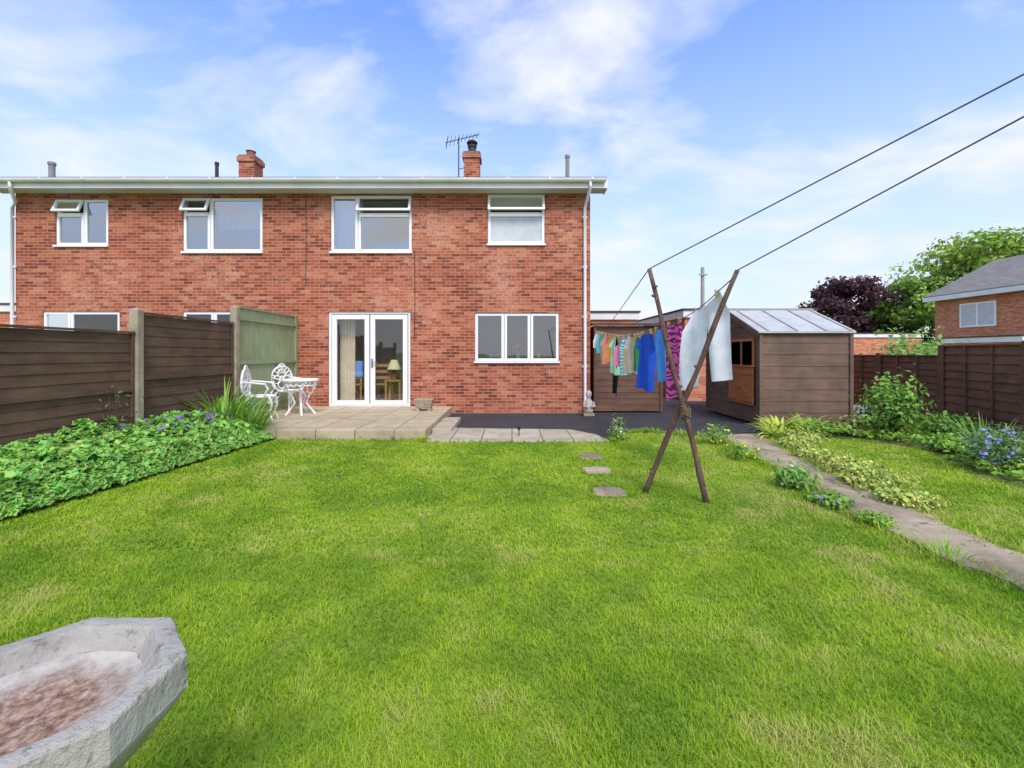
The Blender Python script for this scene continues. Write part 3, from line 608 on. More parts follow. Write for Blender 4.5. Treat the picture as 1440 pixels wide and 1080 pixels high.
for k in range(4):
    a = k*math.pi/2+.5; ca, sa = math.cos(a), math.sin(a); l = MB()
    l.tube([(tx+q*ca,ty+q*sa,PZ+zz_) for q, zz_ in ((.24,.64),(.25,.5),(.14,.34),(.10,.22),(.20,.08),(.26,0))], [.024,.022,.020,.020,.020,.024], 6)
    l.tube(oval_loop((tx+.17*ca,ty+.17*sa,PZ+.47), (ca,sa,0), .06, .07, 10), .012, 4, True); l.build('leg', M['iron'], t)
# stone trough on the patio
bx, by = -1.80, 9.3
t = thing('stone_trough', 'small pale stone trough on the patio edge right of the doors', 'planter', (bx,by,PZ))
for q in (-.12,.12): mb = MB(); mb.box(bx+q-.04,bx+q+.04,by-.09,by+.09,PZ,PZ+.06); mb.build('foot', M['concrete'], t, bevel=.01)
mb = MB(); a0, a1 = .15, .20
vs = [(bx-a0,by-.09,PZ+.061),(bx+a0,by-.09,PZ+.061),(bx+a0,by+.09,PZ+.061),(bx-a0,by+.09,PZ+.061),(bx-a1,by-.13,PZ+.24),(bx+a1,by-.13,PZ+.24),(bx+a1,by+.13,PZ+.24),(bx-a1,by+.13,PZ+.24),
      (bx-a1+.04,by-.09,PZ+.24),(bx+a1-.04,by-.09,PZ+.24),(bx+a1-.04,by+.09,PZ+.24),(bx-a1+.04,by+.09,PZ+.24),(bx-a0+.04,by-.06,PZ+.14),(bx+a0-.04,by-.06,PZ+.14),(bx+a0-.04,by+.06,PZ+.14),(bx-a0+.04,by+.06,PZ+.14)]
mb.add(vs, [(0,1,2,3),(0,1,5,4),(1,2,6,5),(2,3,7,6),(3,0,4,7),(4,5,9,8),(5,6,10,9),(6,7,11,10),(7,4,8,11),(8,9,13,12),(9,10,14,13),(10,11,15,14),(11,8,12,15),(12,13,14,15)]); mb.build('basin', M['concrete'], t, bevel=.012)
# ornament by the downpipe
ox, oy = 1.62, 9.62
t = thing('garden_statue', 'small pale stone statue at the house corner by the downpipe', 'statue', (ox,oy,0))
mb = MB(); mb.box(ox-.11,ox+.11,oy-.1,oy+.1,0,.06); mb.build('plinth', M['concrete'], t, bevel=.01)
mb = MB(); mb.lathe([(.09,.061),(.10,.12),(.09,.22),(.075,.32),(.04,.37),(.05,.40),(.065,.45),(.055,.51),(.02,.54)], 14, (ox,oy,0)); mb.tube([(ox-.09,oy-.02,.3),(ox-.11,oy-.07,.2),(ox-.03,oy-.1,.2)], .025, 7); mb.tube([(ox+.09,oy-.02,.3),(ox+.11,oy-.07,.2),(ox+.03,oy-.1,.2)], .025, 7); mb.build('figure', pmat('statue_stone', (.55,.5,.44), (.35,.28,.22), rough=.9, scale=12), t, smooth=True)
# solar light in the slab path
sx, sy = G(730,617); t = thing('path_light', 'small black solar path light by the slab path', 'lamp', (sx,sy+.1,.02))
mb = MB(); mb.tube([(sx,sy+.1,.028),(sx,sy+.1,.12)], .008, 6); mb.build('stake', M['dark_pipe'], t)
mb = MB(); mb.lathe([(.02,.12),(.035,.17),(.04,.175),(.02,.195)], 10, (sx,sy+.1,.0)); mb.build('lamp_head', M['dark_pipe'], t)
# ------------------------------------------------------------------ crossed poles, lines, washing
A0 = W(995,708,4.0); A1 = W(913,378,4.3); B0 = W(905,692,4.31); B1 = W(1037,380,3.95)
def rustic(label, p, q, r0, r1):
    mb = MB(); p, q = Vector(p), Vector(q); p.z = -.03; n = 16; pts = []; rs = []
    for i in range(n+1):
        t = i/n; w = .012*math.sin(math.pi*t)
        pts.append(p.lerp(q,t)+Vector((w*math.sin(t*9+p.x*7), w*math.cos(t*7), 0))); rs.append((r0+(r1-r0)*t)*(1+.14*random.uniform(-1,1)))
    mb.tube(pts, rs, 9)
    for k in range(7):
        t = random.uniform(.12,.92); c = p.lerp(q,t); a = random.uniform(0,6.28); mb.tube([c, c+Vector((math.cos(a)*.042,math.sin(a)*.042,.012))], [.016,.009], 6)
    return tag(mb.build('prop_pole', M['pole'], smooth=True), label, 'pole', 'crossed wooden line props')
rustic('rustic wooden prop leaning left, top left of the crossing pair', A0, A1, .027, .019)
rustic('rustic wooden prop leaning right with top beside the hanging trousers', B0, B1, .028, .020)
cr = Vector(W(962,578,4.14)); mb = MB(); 
for k in range(4): mb.tube([cr+Vector((.05*math.cos(a),.075*math.sin(a),.02*k-.03+.015*math.sin(a*2))) for a in np.linspace(0,2*math.pi,15)[:-1]], .006, 5, True)
tag(mb.build('rope_binding', M['rope']), 'thin rope binding tied where the two props cross', 'rope')
E1 = (3.2,2.0,3.04); E2 = (3.2,2.0,2.87)
YS = [3.95,4.3,4.6,5.0,5.5,6,7,8,9,10.14]; ZS = [2.04,1.95,1.85,1.755,1.70,1.66,1.60,1.62,1.69,1.80]
LX = lambda y: 2.0-(y-3.95)*.022; LZ = lambda y: float(np.interp(y, YS, ZS))
mb = MB(); mb.tube([E2, B1]+[(LX(y),y,LZ(y)) for y in np.linspace(4.15,10.14,26)], .0055, 5); tag(mb.build('clothes_line', M['line']), 'clothes line hung with washing over the right-leaning prop', 'clothes line')
mb = MB(); mb.tube([E1, A1, (2.15,10.15,1.93)], .0055, 5); tag(mb.build('clothes_line', M['line']), 'bare clothes line running over the left-leaning prop', 'clothes line')
t = thing('clothes_post', 'timber clothes post standing beside the path holding the lines', 'post', (3.2,1.98,0.03)); mb = MB(); mb.tube([(3.22,1.95,0),(3.22,1.95,3.15)], [.05,.045], 8); mb.build('post', M['pole'], t); mb = MB(); mb.beam((2.95,1.97,3.04),(3.5,1.97,3.04),.05,.06); mb.build('crossbar', M['pole'], t)
def garment(name, label, y0, y1, strips, mat, cat, amp=.04, seed=0, slant=.14, blow=.0):
    """strips: list of rows [(t_down_metres, a, b)], a,b fractions of y-span"""
    mb = MB(); nc = 14; ph = seed*1.7
    for rows in strips:
        T = np.array([r[0] for r in rows]); A = np.array([r[1] for r in rows]); B = np.array([r[2] for r in rows]); nr = 20; vs = []
        for i in range(nr+1):
            t = T[0]+(T[-1]-T[0])*i/nr; a = np.interp(t,T,A); b = np.interp(t,T,B)
            for j in range(nc+1):
                s = a+(b-a)*j/nc; y = y0+(y1-y0)*s; g = min(1, t/.25+.15)
                x = LX(y)+amp*g*(math.sin(s*9+ph+t*1.5)+.5*math.sin(s*17-ph+t*3))+.03*t*math.sin(ph*2.3+2.2*t)-slant*(s-.5)*g+blow*t
                vs.append((x, y, LZ(min(max(y,y0),y1))+.004-t*(1+.03*math.sin(s*5+ph))-(0.03*math.sin(math.pi*min(max(s,0),1)) if t < .3 else 0)*(1-t/.3)))
        mb.add(vs, [(i*(nc+1)+j, i*(nc+1)+j+1, (i+1)*(nc+1)+j+1, (i+1)*(nc+1)+j) for i in range(nr) for j in range(nc)])
    o = mb.build(name, mat, smooth=True); tag(o, label, cat, 'washing on the clothes line')
    for q in (.1,.9):
        y = y0+(y1-y0)*q; p = MB(); z = LZ(y); xx_ = LX(y)
        for s_ in (-1,1): p.beam((xx_+s_*.016,y,z+.03),(xx_+s_*.007,y,z-.045), .012, .009, (0,1,0))
        p.tube([(xx_-.014,y,z+.012),(xx_+.014,y,z+.012)], .004, 5)
        tag(p.build('clothes_peg', M['peg']), 'small wooden clothes peg gripping washing on the clothes line', 'clothes peg', 'wooden pegs on the clothes line')
tee = lambda L: [[(0,.16,.84),(.03,.06,.94),(.17,-.10,1.10),(.23,-.08,1.08),(.245,.08,.92),(L,.05,.95)]]
vest = lambda L: [[(0,.2,.8),(.04,.22,.78),(.16,.12,.88),(.2,.02,.98),(L,-.04,1.04)]]
garment('trousers', 'pale grey trousers hanging from the line beside the right prop', 4.36, 4.95, [[(0,.05,.95),(.16,.03,.97)],[(.14,.03,.53),(.45,-.0,.44),(.84,-.04,.36)],[(.14,.47,.97),(.45,.56,1.0),(.86,.66,1.02)]], cloth('trousers',(.90,.89,.91)), 'trousers', .030, 1, .20, .0)
garment('striped_top', 'bright pink and plum striped top hanging next to the trousers', 5.30, 5.74, [[(0,.10,.92),(.05,.0,1.0),(.25,-.02,1.04),(.93,.04,.98)]], stripe_mat('pink_stripes',(.16,.02,.13),(.92,.13,.42),95,2,-.35,-.1,.3), 'top', .035, 2, .04)
garment('blue_shirt', 'mid blue shirt hanging between striped top and royal blue shirt', 5.84, 6.20, tee(.70), cloth('midblue',(.10,.33,.80)), 'shirt', .03, 3, .05)
garment('blue_shirt', 'royal blue shirt hanging right of the beige shorts', 6.34, 6.80, tee(.84), cloth('royal',(.02,.10,.64)), 'shirt', .03, 4, .07)
garment('vest', 'dark green vest hanging between royal shirt and beige shorts', 6.90, 7.08, vest(.55), cloth('darkgreen',(.05,.26,.09)), 'vest', .02, 14, .10)
garment('shorts', 'beige grey shorts hanging left of the dark green vest', 7.12, 7.48, [[(0,.02,.98),(.25,.0,1.0)],[(.24,0,.50),(.62,-.05,.46)],[(.24,.5,1.0),(.62,.54,1.05)]], cloth('beige',(.62,.53,.38)), 'shorts', .025, 5, .18)
garment('striped_top', 'teal and white striped top hanging on the line', 7.53, 7.80, tee(.66), stripe_mat('teal_stripes',(.05,.50,.48),(.80,.85,.82),110,2,.3,.5), 'top', .02, 6, .16)
garment('child_top', 'rose pink top hanging between teal stripes and mint top', 7.85, 8.10, vest(.55), cloth('rose',(.92,.28,.45)), 'top', .02, 15, .16)
garment('child_top', 'mint green top hanging among the small washing', 8.15, 8.46, tee(.70), cloth('mint',(.45,.88,.54)), 'top', .02, 7, .18)
garment('leggings', 'black leggings dangling below the mint green top', 8.24, 8.42, [[(0,.0,1.0),(.3,.05,.95),(1.1,.15,.85)]], cloth('blackcloth',(.012,.012,.014)), 'leggings', .02, 8, .06, -.03)
garment('vest', 'orange vest hanging between mint top and coral top', 8.54, 8.78, vest(.52), cloth('orange',(.95,.40,.08)), 'vest', .02, 16, .16)
garment('child_top', 'coral pink top hanging near the timber store', 8.84, 9.16, tee(.60), cloth('coral',(.92,.32,.26)), 'top', .02, 9, .18)
garment('child_top', 'leaf green top hanging between coral top and turquoise cloth', 9.22, 9.46, tee(.52), cloth('leafgreen',(.12,.58,.20)), 'top', .02, 10, .16)
garment('small_cloth', 'turquoise cloth hanging beside the small white cloth', 9.50, 9.72, [[(0,0,1),(.42,.02,.98)]], cloth('turquoise',(.12,.58,.58)), 'cloth', .02, 17, .15)
garment('small_cloth', 'small white cloth hanging at the far end of the line', 9.77, 10.02, [[(0,0,1),(.36,.02,.98)]], cloth('white',(.88,.88,.88)), 'cloth', .02, 11, .15)
# ------------------------------------------------------------------ timber store, shed
def lap_wall(mb, a, b, z0, z1, nrm, bh=.14, th=.011):
    a, b, nrm = Vector(a), Vector(b), Vector(nrm); z = z0
    while z < z1-.005:
        h = min(bh, z1-z); p = [a+nrm*th, b+nrm*th, b+nrm*.003, a+nrm*.003]
        vs = [(p[0].x,p[0].y,z),(p[1].x,p[1].y,z),(p[2].x,p[2].y,z+h),(p[3].x,p[3].y,z+h),(a.x,a.y,z),(b.x,b.y,z),(b.x,b.y,z+h),(a.x,a.y,z+h)]
        mb.add(vs, [(0,1,2,3),(4,5,6,7),(0,1,5,4),(3,2,6,7),(0,3,7,4),(1,2,6,5)]); z += h
    return mb
st = thing('timber_store', 'dark brown boarded timber store behind the washing at the house corner', 'shed', (2.6,10.8,0))
mb = MB(); lap_wall(mb,(1.84,10.2,0),(3.36,10.2,0),.03,1.93,(0,-1,0)); lap_wall(mb,(1.84,10.2,0),(1.84,11.6,0),.03,1.93,(-1,0,0)); lap_wall(mb,(3.36,10.2,0),(3.36,11.6,0),.03,1.93,(1,0,0)); lap_wall(mb,(1.84,11.6,0),(3.36,11.6,0),.03,1.93,(0,1,0)); mb.build('wall', M['shed_dark'], st)
mb = MB(); mb.add([(1.78,10.12,1.94),(3.42,10.12,1.94),(3.42,11.68,2.05),(1.78,11.68,2.05),(1.78,10.12,1.99),(3.42,10.12,1.99),(3.42,11.68,2.10),(1.78,11.68,2.10)],[(0,1,2,3),(4,5,6,7),(0,1,5,4),(1,2,6,5),(2,3,7,6),(3,0,4,7)]); mb.build('roof', M['tile'], st)
for xx_ in (1.86,3.34): mb = MB(); mb.box(xx_-.03,xx_+.03,10.16,10.182,.03,1.93); mb.build('corner_trim', M['shed_dark'], st)
sx0, sx1, sy0, sy1, ze, zr = 4.48, 6.09, 8.2, 10.5, 1.72, 2.18; sym = (sy0+sy1)/2
sh = thing('garden_shed', 'brown boarded garden shed with pale pitched roof beside the path', 'shed', ((sx0+sx1)/2,sym,0))
dy0, dy1, dzb, dz0, dz1 = 8.36, 9.30, .36, 1.10, 1.60      # stable door opening in gable
mb = MB(); lap_wall(mb,(sx0,sy0,0),(sx1,sy0,0),.04,ze,(0,-1,0),.21); lap_wall(mb,(sx0,sy1,0),(sx1,sy1,0),.04,ze,(0,1,0),.21); lap_wall(mb,(sx1,sy0,0),(sx1,sy1,0),.04,ze,(1,0,0),.21)
lap_wall(mb,(sx0,sy0,0),(sx0,dy0,0),.04,ze,(-1,0,0),.14); lap_wall(mb,(sx0,dy1,0),(sx0,sy1,0),.04,ze,(-1,0,0),.14); lap_wall(mb,(sx0,dy0,0),(sx0,dy1,0),.04,.36,(-1,0,0),.16); lap_wall(mb,(sx0,dy0,0),(sx0,dy1,0),dz1,ze,(-1,0,0),.12)
for xg in (sx0, sx1):
    k = 4
    for i in range(k):
        za = ze+(zr-ze)*i/k; zb = ze+(zr-ze)*(i+1)/k; wa = (sy1-sy0)/2*(1-i/k); wb = (sy1-sy0)/2*(1-(i+1)/k); e = -.012 if xg == sx0 else .012
        mb.quad((xg+e,sym-wa,za),(xg+e,sym+wa,za),(xg+e*.2,sym+wb,zb),(xg+e*.2,sym-wb,zb))
mb.build('wall', M['shed'], sh)
mb = MB(); mb.quad((sx0+.5,sy0+.03,.05),(sx0+.5,sy1-.03,.05),(sx0+.5,sy1-.03,1.7),(sx0+.5,sy0+.03,1.7)); mb.build('dark_interior_sheet', M['black'], sh)  # near-black sheet stands in for the shade inside the shed
mb = MB(); 
for ss in (-1,1):
    ye = sym+ss*((sy1-sy0)/2+.07); zz_ = ze-.035
    p = [(sx0-.08,ye,zz_),(sx1+.06,ye,zz_),(sx1+.06,sym,zr+.01),(sx0-.08,sym,zr+.01)]; q = [(x,y,z+.035) for x,y,z in p]; mb.add(p+q,[(0,1,2,3),(4,5,6,7),(0,1,5,4),(1,2,6,5),(2,3,7,6),(3,0,4,7)])
rf = mb.build('roof', M['felt'], sh)
mb = MB()
for xx_ in (sx0+.1,sx0+.62,sx0+1.14,sx1-.02): mb.beam((xx_,sy0-.07,ze+.008),(xx_,sym,zr+.052),.035,.02)
mb.beam((sx0-.08,sym,zr+.045),(sx1+.06,sym,zr+.045),.12,.03); mb.build('roof_batten', M['pale_wood'], rf)
mb = MB(); mb.beam((sx0-.088,sy0-.075,ze-.06),(sx0-.088,sym,zr-.01),.016,.09); mb.beam((sx0-.088,sy1+.075,ze-.06),(sx0-.088,sym,zr-.01),.016,.09); mb.build('bargeboard', M['shed'], sh)
for x, y in ((sx0-.008,sy0-.008),(sx1+.008,sy0-.008)): mb = MB(); mb.box(x-.03,x+.03,y-.03,y+.012,.02,ze-.045); mb.build('corner_trim', M['shed'], sh)
mb = MB(); xs_ = sx0-.02
mb.box(xs_-.022,xs_+.0,dy0,dy1,dz1-.05,dz1); mb.box(xs_-.022,xs_,dy0,dy0+.06,dz0,dz1-.05); mb.box(xs_-.022,xs_,dy1-.06,dy1,dz0,dz1-.05); mb.box(xs_-.022,xs_,(dy0+dy1)/2-.015,(dy0+dy1)/2+.015,dz0,dz1-.05); mb.build('window_frame', M['hatch'], sh)
mb = MB()
for i in range(7): w_ = (dy1-dy0)/7; mb.box(xs_-.035,xs_-.012,dy0+i*w_+.003,dy0+(i+1)*w_-.003,dzb,dz0-.03)
for z in (dzb+.10,dz0-.13): mb.box(xs_-.055,xs_-.036,dy0,dy1,z-.04,z+.04)
mb.beam((xs_-.045,dy0+.05,dzb+.14),(xs_-.045,dy1-.05,dz0-.17),.07,.018,(1,0,0)); dd = mb.build('stable_door', M['hatch'], sh)
mb = MB(); mb.box(xs_-.07,xs_-.0,dy0-.02,dy1+.02,dz0-.029,dz0); mb.build('door_ledge', M['hatch'], sh)
# pallet by the shed
t = thing('pallet', 'pale slatted pallet lying between the shed and right fence', 'pallet', (6.75,8.9,0)); 
for lv in range(3):
    mb = MB()
    for i in range(5): mb.box(6.3+.2*i,6.45+.2*i,8.5,9.2,.06+.1*lv,.08+.1*lv)
    mb.box(6.3,7.25,8.5,8.58,.0+.1*lv,.059+.1*lv); mb.box(6.3,7.25,9.1,9.2,.0+.1*lv,.059+.1*lv); mb.build('slat_layer', M['pale_wood'], t)
# ------------------------------------------------------------------ right fence
fr = thing('garden_fence', 'dark brown panel fence behind the border on the right side', 'fence', (7.5,8.0,0))
P0, P1, P2 = Vector((6.55,4.4,0)), Vector((7.72,8.15,0)), Vector((8.25,11.6,0))
def fpanel(a, b, z0, z1):
    a, b = Vector(a), Vector(b); t = (b-a).normalized(); nrm = Vector((-t.y,t.x,0)); mb = MB(); k = 10; h = (z1-z0)/k; L = (b-a).length
    for i in range(k):
        za = z0+i*h; p = a+nrm*.026; q = b+nrm*.026; p2 = a+nrm*.004; q2 = b+nrm*.004
        mb.add([(p.x,p.y,za),(q.x,q.y,za),(q2.x,q2.y,za+h),(p2.x,p2.y,za+h),(a.x,a.y,za),(b.x,b.y,za),(b.x,b.y,za+h),(a.x,a.y,za+h)],[(0,1,2,3),(4,5,6,7),(0,1,5,4),(3,2,6,7),(0,3,7,4),(1,2,6,5)])
    nb = 3
    for i in range(nb+1):
        c = a+t*(L*i/nb); c = c+t*(.02 if i == 0 else (-.02 if i == nb else 0)); mb.beam(c+nrm*.036+Vector((0,0,z0)), c+nrm*.036+Vector((0,0,z1)), .035, .018, nrm)
    mb.beam(a+nrm*.012+Vector((0,0,z1+.012)), b+nrm*.012+Vector((0,0,z1+.012)), .06, .022); mb.build('panel', M['fence'], fr)
d1 = (P1-P0); d2 = (P2-P1)
for i in range(2): fpanel(P0+d1*(i/2+.012), P0+d1*((i+1)/2-.012), .06, 1.44)
for i in range(2): fpanel(P1+d2*(i/2+.015), P1+d2*((i+1)/2-.015), .05, 1.27)
for p, z in ((P0,1.5),(P0+d1*.5,1.5),(P1,1.47),(P1+d2*.5,1.33),(P2,1.33)): mb = MB(); mb.box(p.x-.05,p.x+.05,p.y-.05,p.y+.05,-.05,z); mb.build('post', M['fence'], fr)
# ------------------------------------------------------------------ right side planting
def shrub(name, label, x, y, r, h, n, ls, col, shape='oval', flower=None, nf=0, fs=.03, stems=6, z0=.0, cat='plant'):
    t = thing(name, label, cat, (x,y,z0)); C, D = ellips(n, (x,y,z0+h*.55), (r,r,h*.5), .35)
    lob = np.array([mnoise.noise(Vector((d[0]*1.8+x*3, d[1]*1.8+y*3, d[2]*1.8))) for d in D])
    C = np.array([x,y,z0+h*.5])+(C-np.array([x,y,z0+h*.5]))*(1+.6*lob)[:,None]
    C[:,0] += .12*r*rng.normal(size=n); C[:,1] += .12*r*rng.normal(size=n); C[:,2] = np.maximum(C[:,2]+.10*h*rng.normal(size=n), z0+.02)
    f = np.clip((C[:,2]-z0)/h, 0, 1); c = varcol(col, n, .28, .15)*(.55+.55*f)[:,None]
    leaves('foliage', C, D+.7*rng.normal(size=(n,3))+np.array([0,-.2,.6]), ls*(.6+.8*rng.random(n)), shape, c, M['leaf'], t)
    mb = MB()
    for i in range(stems):
        a = random.uniform(0,6.28); q = random.uniform(.2,.7)*r; mb.tube([(x,y,z0),(x+q*.4*math.cos(a),y+q*.4*math.sin(a),z0+h*.4),(x+q*math.cos(a),y+q*math.sin(a),z0+h*.8)], [.012,.009,.004], 5)
    mb.build('stem', M['bark'], t)
    if flower:
        C, D = ellips(nf, (x,y,z0+h*.6), (r*1.03,r*1.03,h*.5), .85); k = (C[:,1] < y+.3*r) | (C[:,2] > z0+h*.6); C = C[k]; C[:,2] = np.maximum(C[:,2], z0+.05)
        leaves('flowers', C, D[k]+np.array([0,-.8,.5])+.3*rng.normal(size=(len(C),3)), fs*(.7+.6*rng.random(len(C))), 'round', varcol(flower, len(C), .2), M['petal'], t)
    return t
shrub('shrub', 'tall green bush with reddish buds in front of the right fence', 5.85, 7.0, .42, .92, 1600, .07, (.22,.42,.07), 'oval', (.6,.18,.12), 30, .04, 10)
shrub('flowering_plant', 'mound of blue flowers in front of the right fence', 5.45, 5.05, .34, .46, 1500, .065, (.20,.36,.12), 'long', (.28,.27,.78), 140, .03)
shrub('flowering_plant', 'small orange flowers at the right edge of the border', 5.85, 4.95, .25, .42, 500, .065, (.20,.38,.07), 'oval', (.9,.34,.03), 22, .045)
shrub('shrub', 'leafy green plants below the right fence post', 6.65, 6.9, .45, .38, 1000, .07, (.20,.38,.07))
shrub('shrub', 'low leafy plant between the bush and blue flowers', 5.85, 5.95, .32, .22, 700, .06, (.25,.45,.08), 'oval', (.8,.65,.08), 14, .035)
shrub('shrub', 'small bronze green plant at the foot of the bush', 5.45, 7.3, .28, .28, 600, .06, (.30,.35,.09))
t = thing('strap_leaf_plant', 'spiky upright leaves in front of the right fence', 'plant', (6.2,5.9,0)); straps('foliage', (6.2,5.9,.0), 100, .55, .022, varcol((.26,.46,.10),100), t, .25, .6, .5)
n = 34000; P = np.stack([4.1+4.0*rng.random(n), 2.5+8.5*rng.random(n)],1); P = P[inpoly(P, border_poly) & ((P[:,1] < 8.15) | (P[:,0] > 6.5))]; n = len(P); f = fbm(P, 1.5, 31); f2 = fbm(P, 6, 37)
h = np.clip(.09+.12*f+.07*f2, .02, .3); C = np.stack([P[:,0],P[:,1],.015+h*(1-.5*rng.random(n)**2)],1); c = varcol((.27,.48,.06), n, .28, .2)*(.8+.45*np.clip(f2,-1,1))[:,None]
o = leaves('ground_cover', C, rng.normal(size=(n,3))*.6+np.array([0,-.3,1]), .045+.035*rng.random(n), 'oval', np.clip(c,.005,.9), M['leaf']); tag(o, 'low mixed weeds and leaves covering the right border soil', 'ground cover', kind='stuff')
for i, (x, y, n, L, w, c, lb) in enumerate([(4.35,7.45,90,.5,.06,(.50,.58,.10),'yellow green hosta clump left of the shed front'),(4.75,7.4,80,.45,.06,(.36,.52,.10),'green hosta clump in front of the shed wall'),(4.1,7.05,70,.42,.05,(.50,.60,.11),'small yellow hosta at the start of the path'),(5.15,7.65,70,.4,.035,(.26,.45,.08),'leafy clump below the middle of the shed wall')]):
    t = thing('hosta', lb, 'plant', (x,y,0)); straps('foliage', (x,y,.0), n, L, w, varcol(c,n,.2,.1), t, .16, 1.2, .9)
lm = [(3.93,6.25,.24,.16),(3.76,5.65,.22,.13),(3.66,5.0,.30,.18),(3.56,4.5,.34,.19),(3.42,3.95,.25,.12),(4.2,6.6,.24,.18)]
lbs = ['frothy lime green plant nearest the hostas beside the path','second frothy lime green plant from the hostas','third frothy lime green plant along the path edge','largest frothy lime green plant beside the path','frothy lime green plant nearest the camera','frothy lime green plant set back from the path']
for (x,y,r,h), lb in zip(lm, lbs): shrub('edging_plant', lb, x, y, r, h, 1100, .034, (.46,.55,.12), 'round', (.72,.75,.25), 110, .016, 3)
shrub('edging_plant', 'broad leaved green plant on the left edge of the path', 2.76, 4.45, .20, .22, 220, .10, (.27,.50,.09), 'long', (.8,.7,.5), 6, .03, 3)
shrub('edging_plant', 'purple flowered creeping plant on the left path edge', 2.78, 3.95, .17, .09, 320, .04, (.22,.40,.06), 'round', (.34,.18,.56), 36, .022, 2)
shrub('edging_plant', 'low green weeds spilling over the left path edge', 2.80, 3.5, .14, .08, 220, .04, (.28,.48,.06), 'oval', None, 0, .02, 2)
shrub('edging_plant', 'leafy weeds with yellow flowers behind the crossed poles', 2.85, 5.7, .24, .20, 340, .06, (.27,.49,.07), 'long', (.9,.75,.03), 16, .035, 3)
shrub('edging_plant', 'yellow flowered weeds by the driveway edge', 2.95, 6.6, .24, .26, 340, .06, (.27,.49,.07), 'long', (.9,.78,.03), 18, .035, 3)
shrub('edging_plant', 'tuft of weeds at the right end of the slab path', 1.62, 6.95, .16, .18, 260, .055, (.27,.49,.07), 'long', (.8,.8,.65), 12, .03, 3)
shrub('edging_plant', 'small flowering weed against the driveway behind the slabs', 1.75, 7.5, .14, .26, 200, .05, (.25,.45,.07), 'long', (.8,.4,.5), 10, .03, 3)
for x, y, lb in ((2.35,7.5,'grass tuft at the lawn end by the driveway'),(2.72,7.3,'taller grass tuft behind the pole feet'),(2.74,2.9,'grass tuft on the near left edge of the path')):
    t = thing('grass_tuft', lb, 'plant', (x,y,0)); straps('foliage', (x,y,0), 60, .15, .007, varcol((.32,.54,.05),60), t, .13, .9, .7)
# ------------------------------------------------------------------ bird bath
k = .6; cx, cy, hz = -1.4185*k-.012, 1.375*k, .72
def octr(th, ap, blend):
    a = (th+math.pi/8) % (math.pi/4)-math.pi/8; return ap*((1-blend)/math.cos(a)+blend*1.03)
def rings(prof, n=96, amp=.004, cap=True):
    mb = MB(); vs = []; fs = []
    for ap, z, bl in prof:
        for j in range(n):
            th = 2*math.pi*j/n; r = octr(th, ap, bl); p = Vector((cx+r*math.cos(th), cy+r*math.sin(th), z)); q = p*14
            dn = amp*mnoise.fractal(q, .8, 2, 4); vs.append((p.x+dn*math.cos(th), p.y+dn*math.sin(th), p.z+(dn*.4 if ap > .02 else 0)))
    for i in range(len(prof)-1):
        for j in range(n): fs.append((i*n+j, i*n+(j+1) % n, (i+1)*n+(j+1) % n, (i+1)*n+j))
    if cap: fs.append(tuple((len(prof)-1)*n+j for j in range(n)))
    mb.add(vs, fs); return mb
bb = thing('bird_bath', 'octagonal weathered stone bird bath on a pedestal in the lawn', 'bird bath', (cx,cy,0))
o = rings([(.16,-.02,0),(.165,.07,0),(.12,.10,0),(.095,.14,0),(.09,.48,0),(.12,.53,0)]).build('pedestal', M['stone'], bb)
pr = [(.115,.525,0),(.135,.55,0),(.155,.575,0),(.175,.60,0),(.192,.622,0),(.207,.645,0),(.2125,.655,0),(.2130,.672,0),(.2128,.69,0),(.2125,.705,0),(.212,.7155,0),(.2095,.7195,0),(.204,.7205,0),(.196,.7208,0),(.188,.7208,0),(.180,.7206,.0),(.176,.7195,.0),(.173,.716,.0),(.170,.710,.0),(.165,.700,.08),(.158,.691,.25),(.149,.683,.5)]
rings(pr, 192, .0026, False).build('basin', M['stone'], bb, smooth=False)
mb_ = rings([(.1495,.6832,.5),(.14,.677,.7),(.128,.672,.9),(.115,.669,1),(.10,.667,1),(.085,.665,1),(.07,.664,1),(.05,.663,1),(.03,.662,1),(.004,.661,1)], 120, .005)
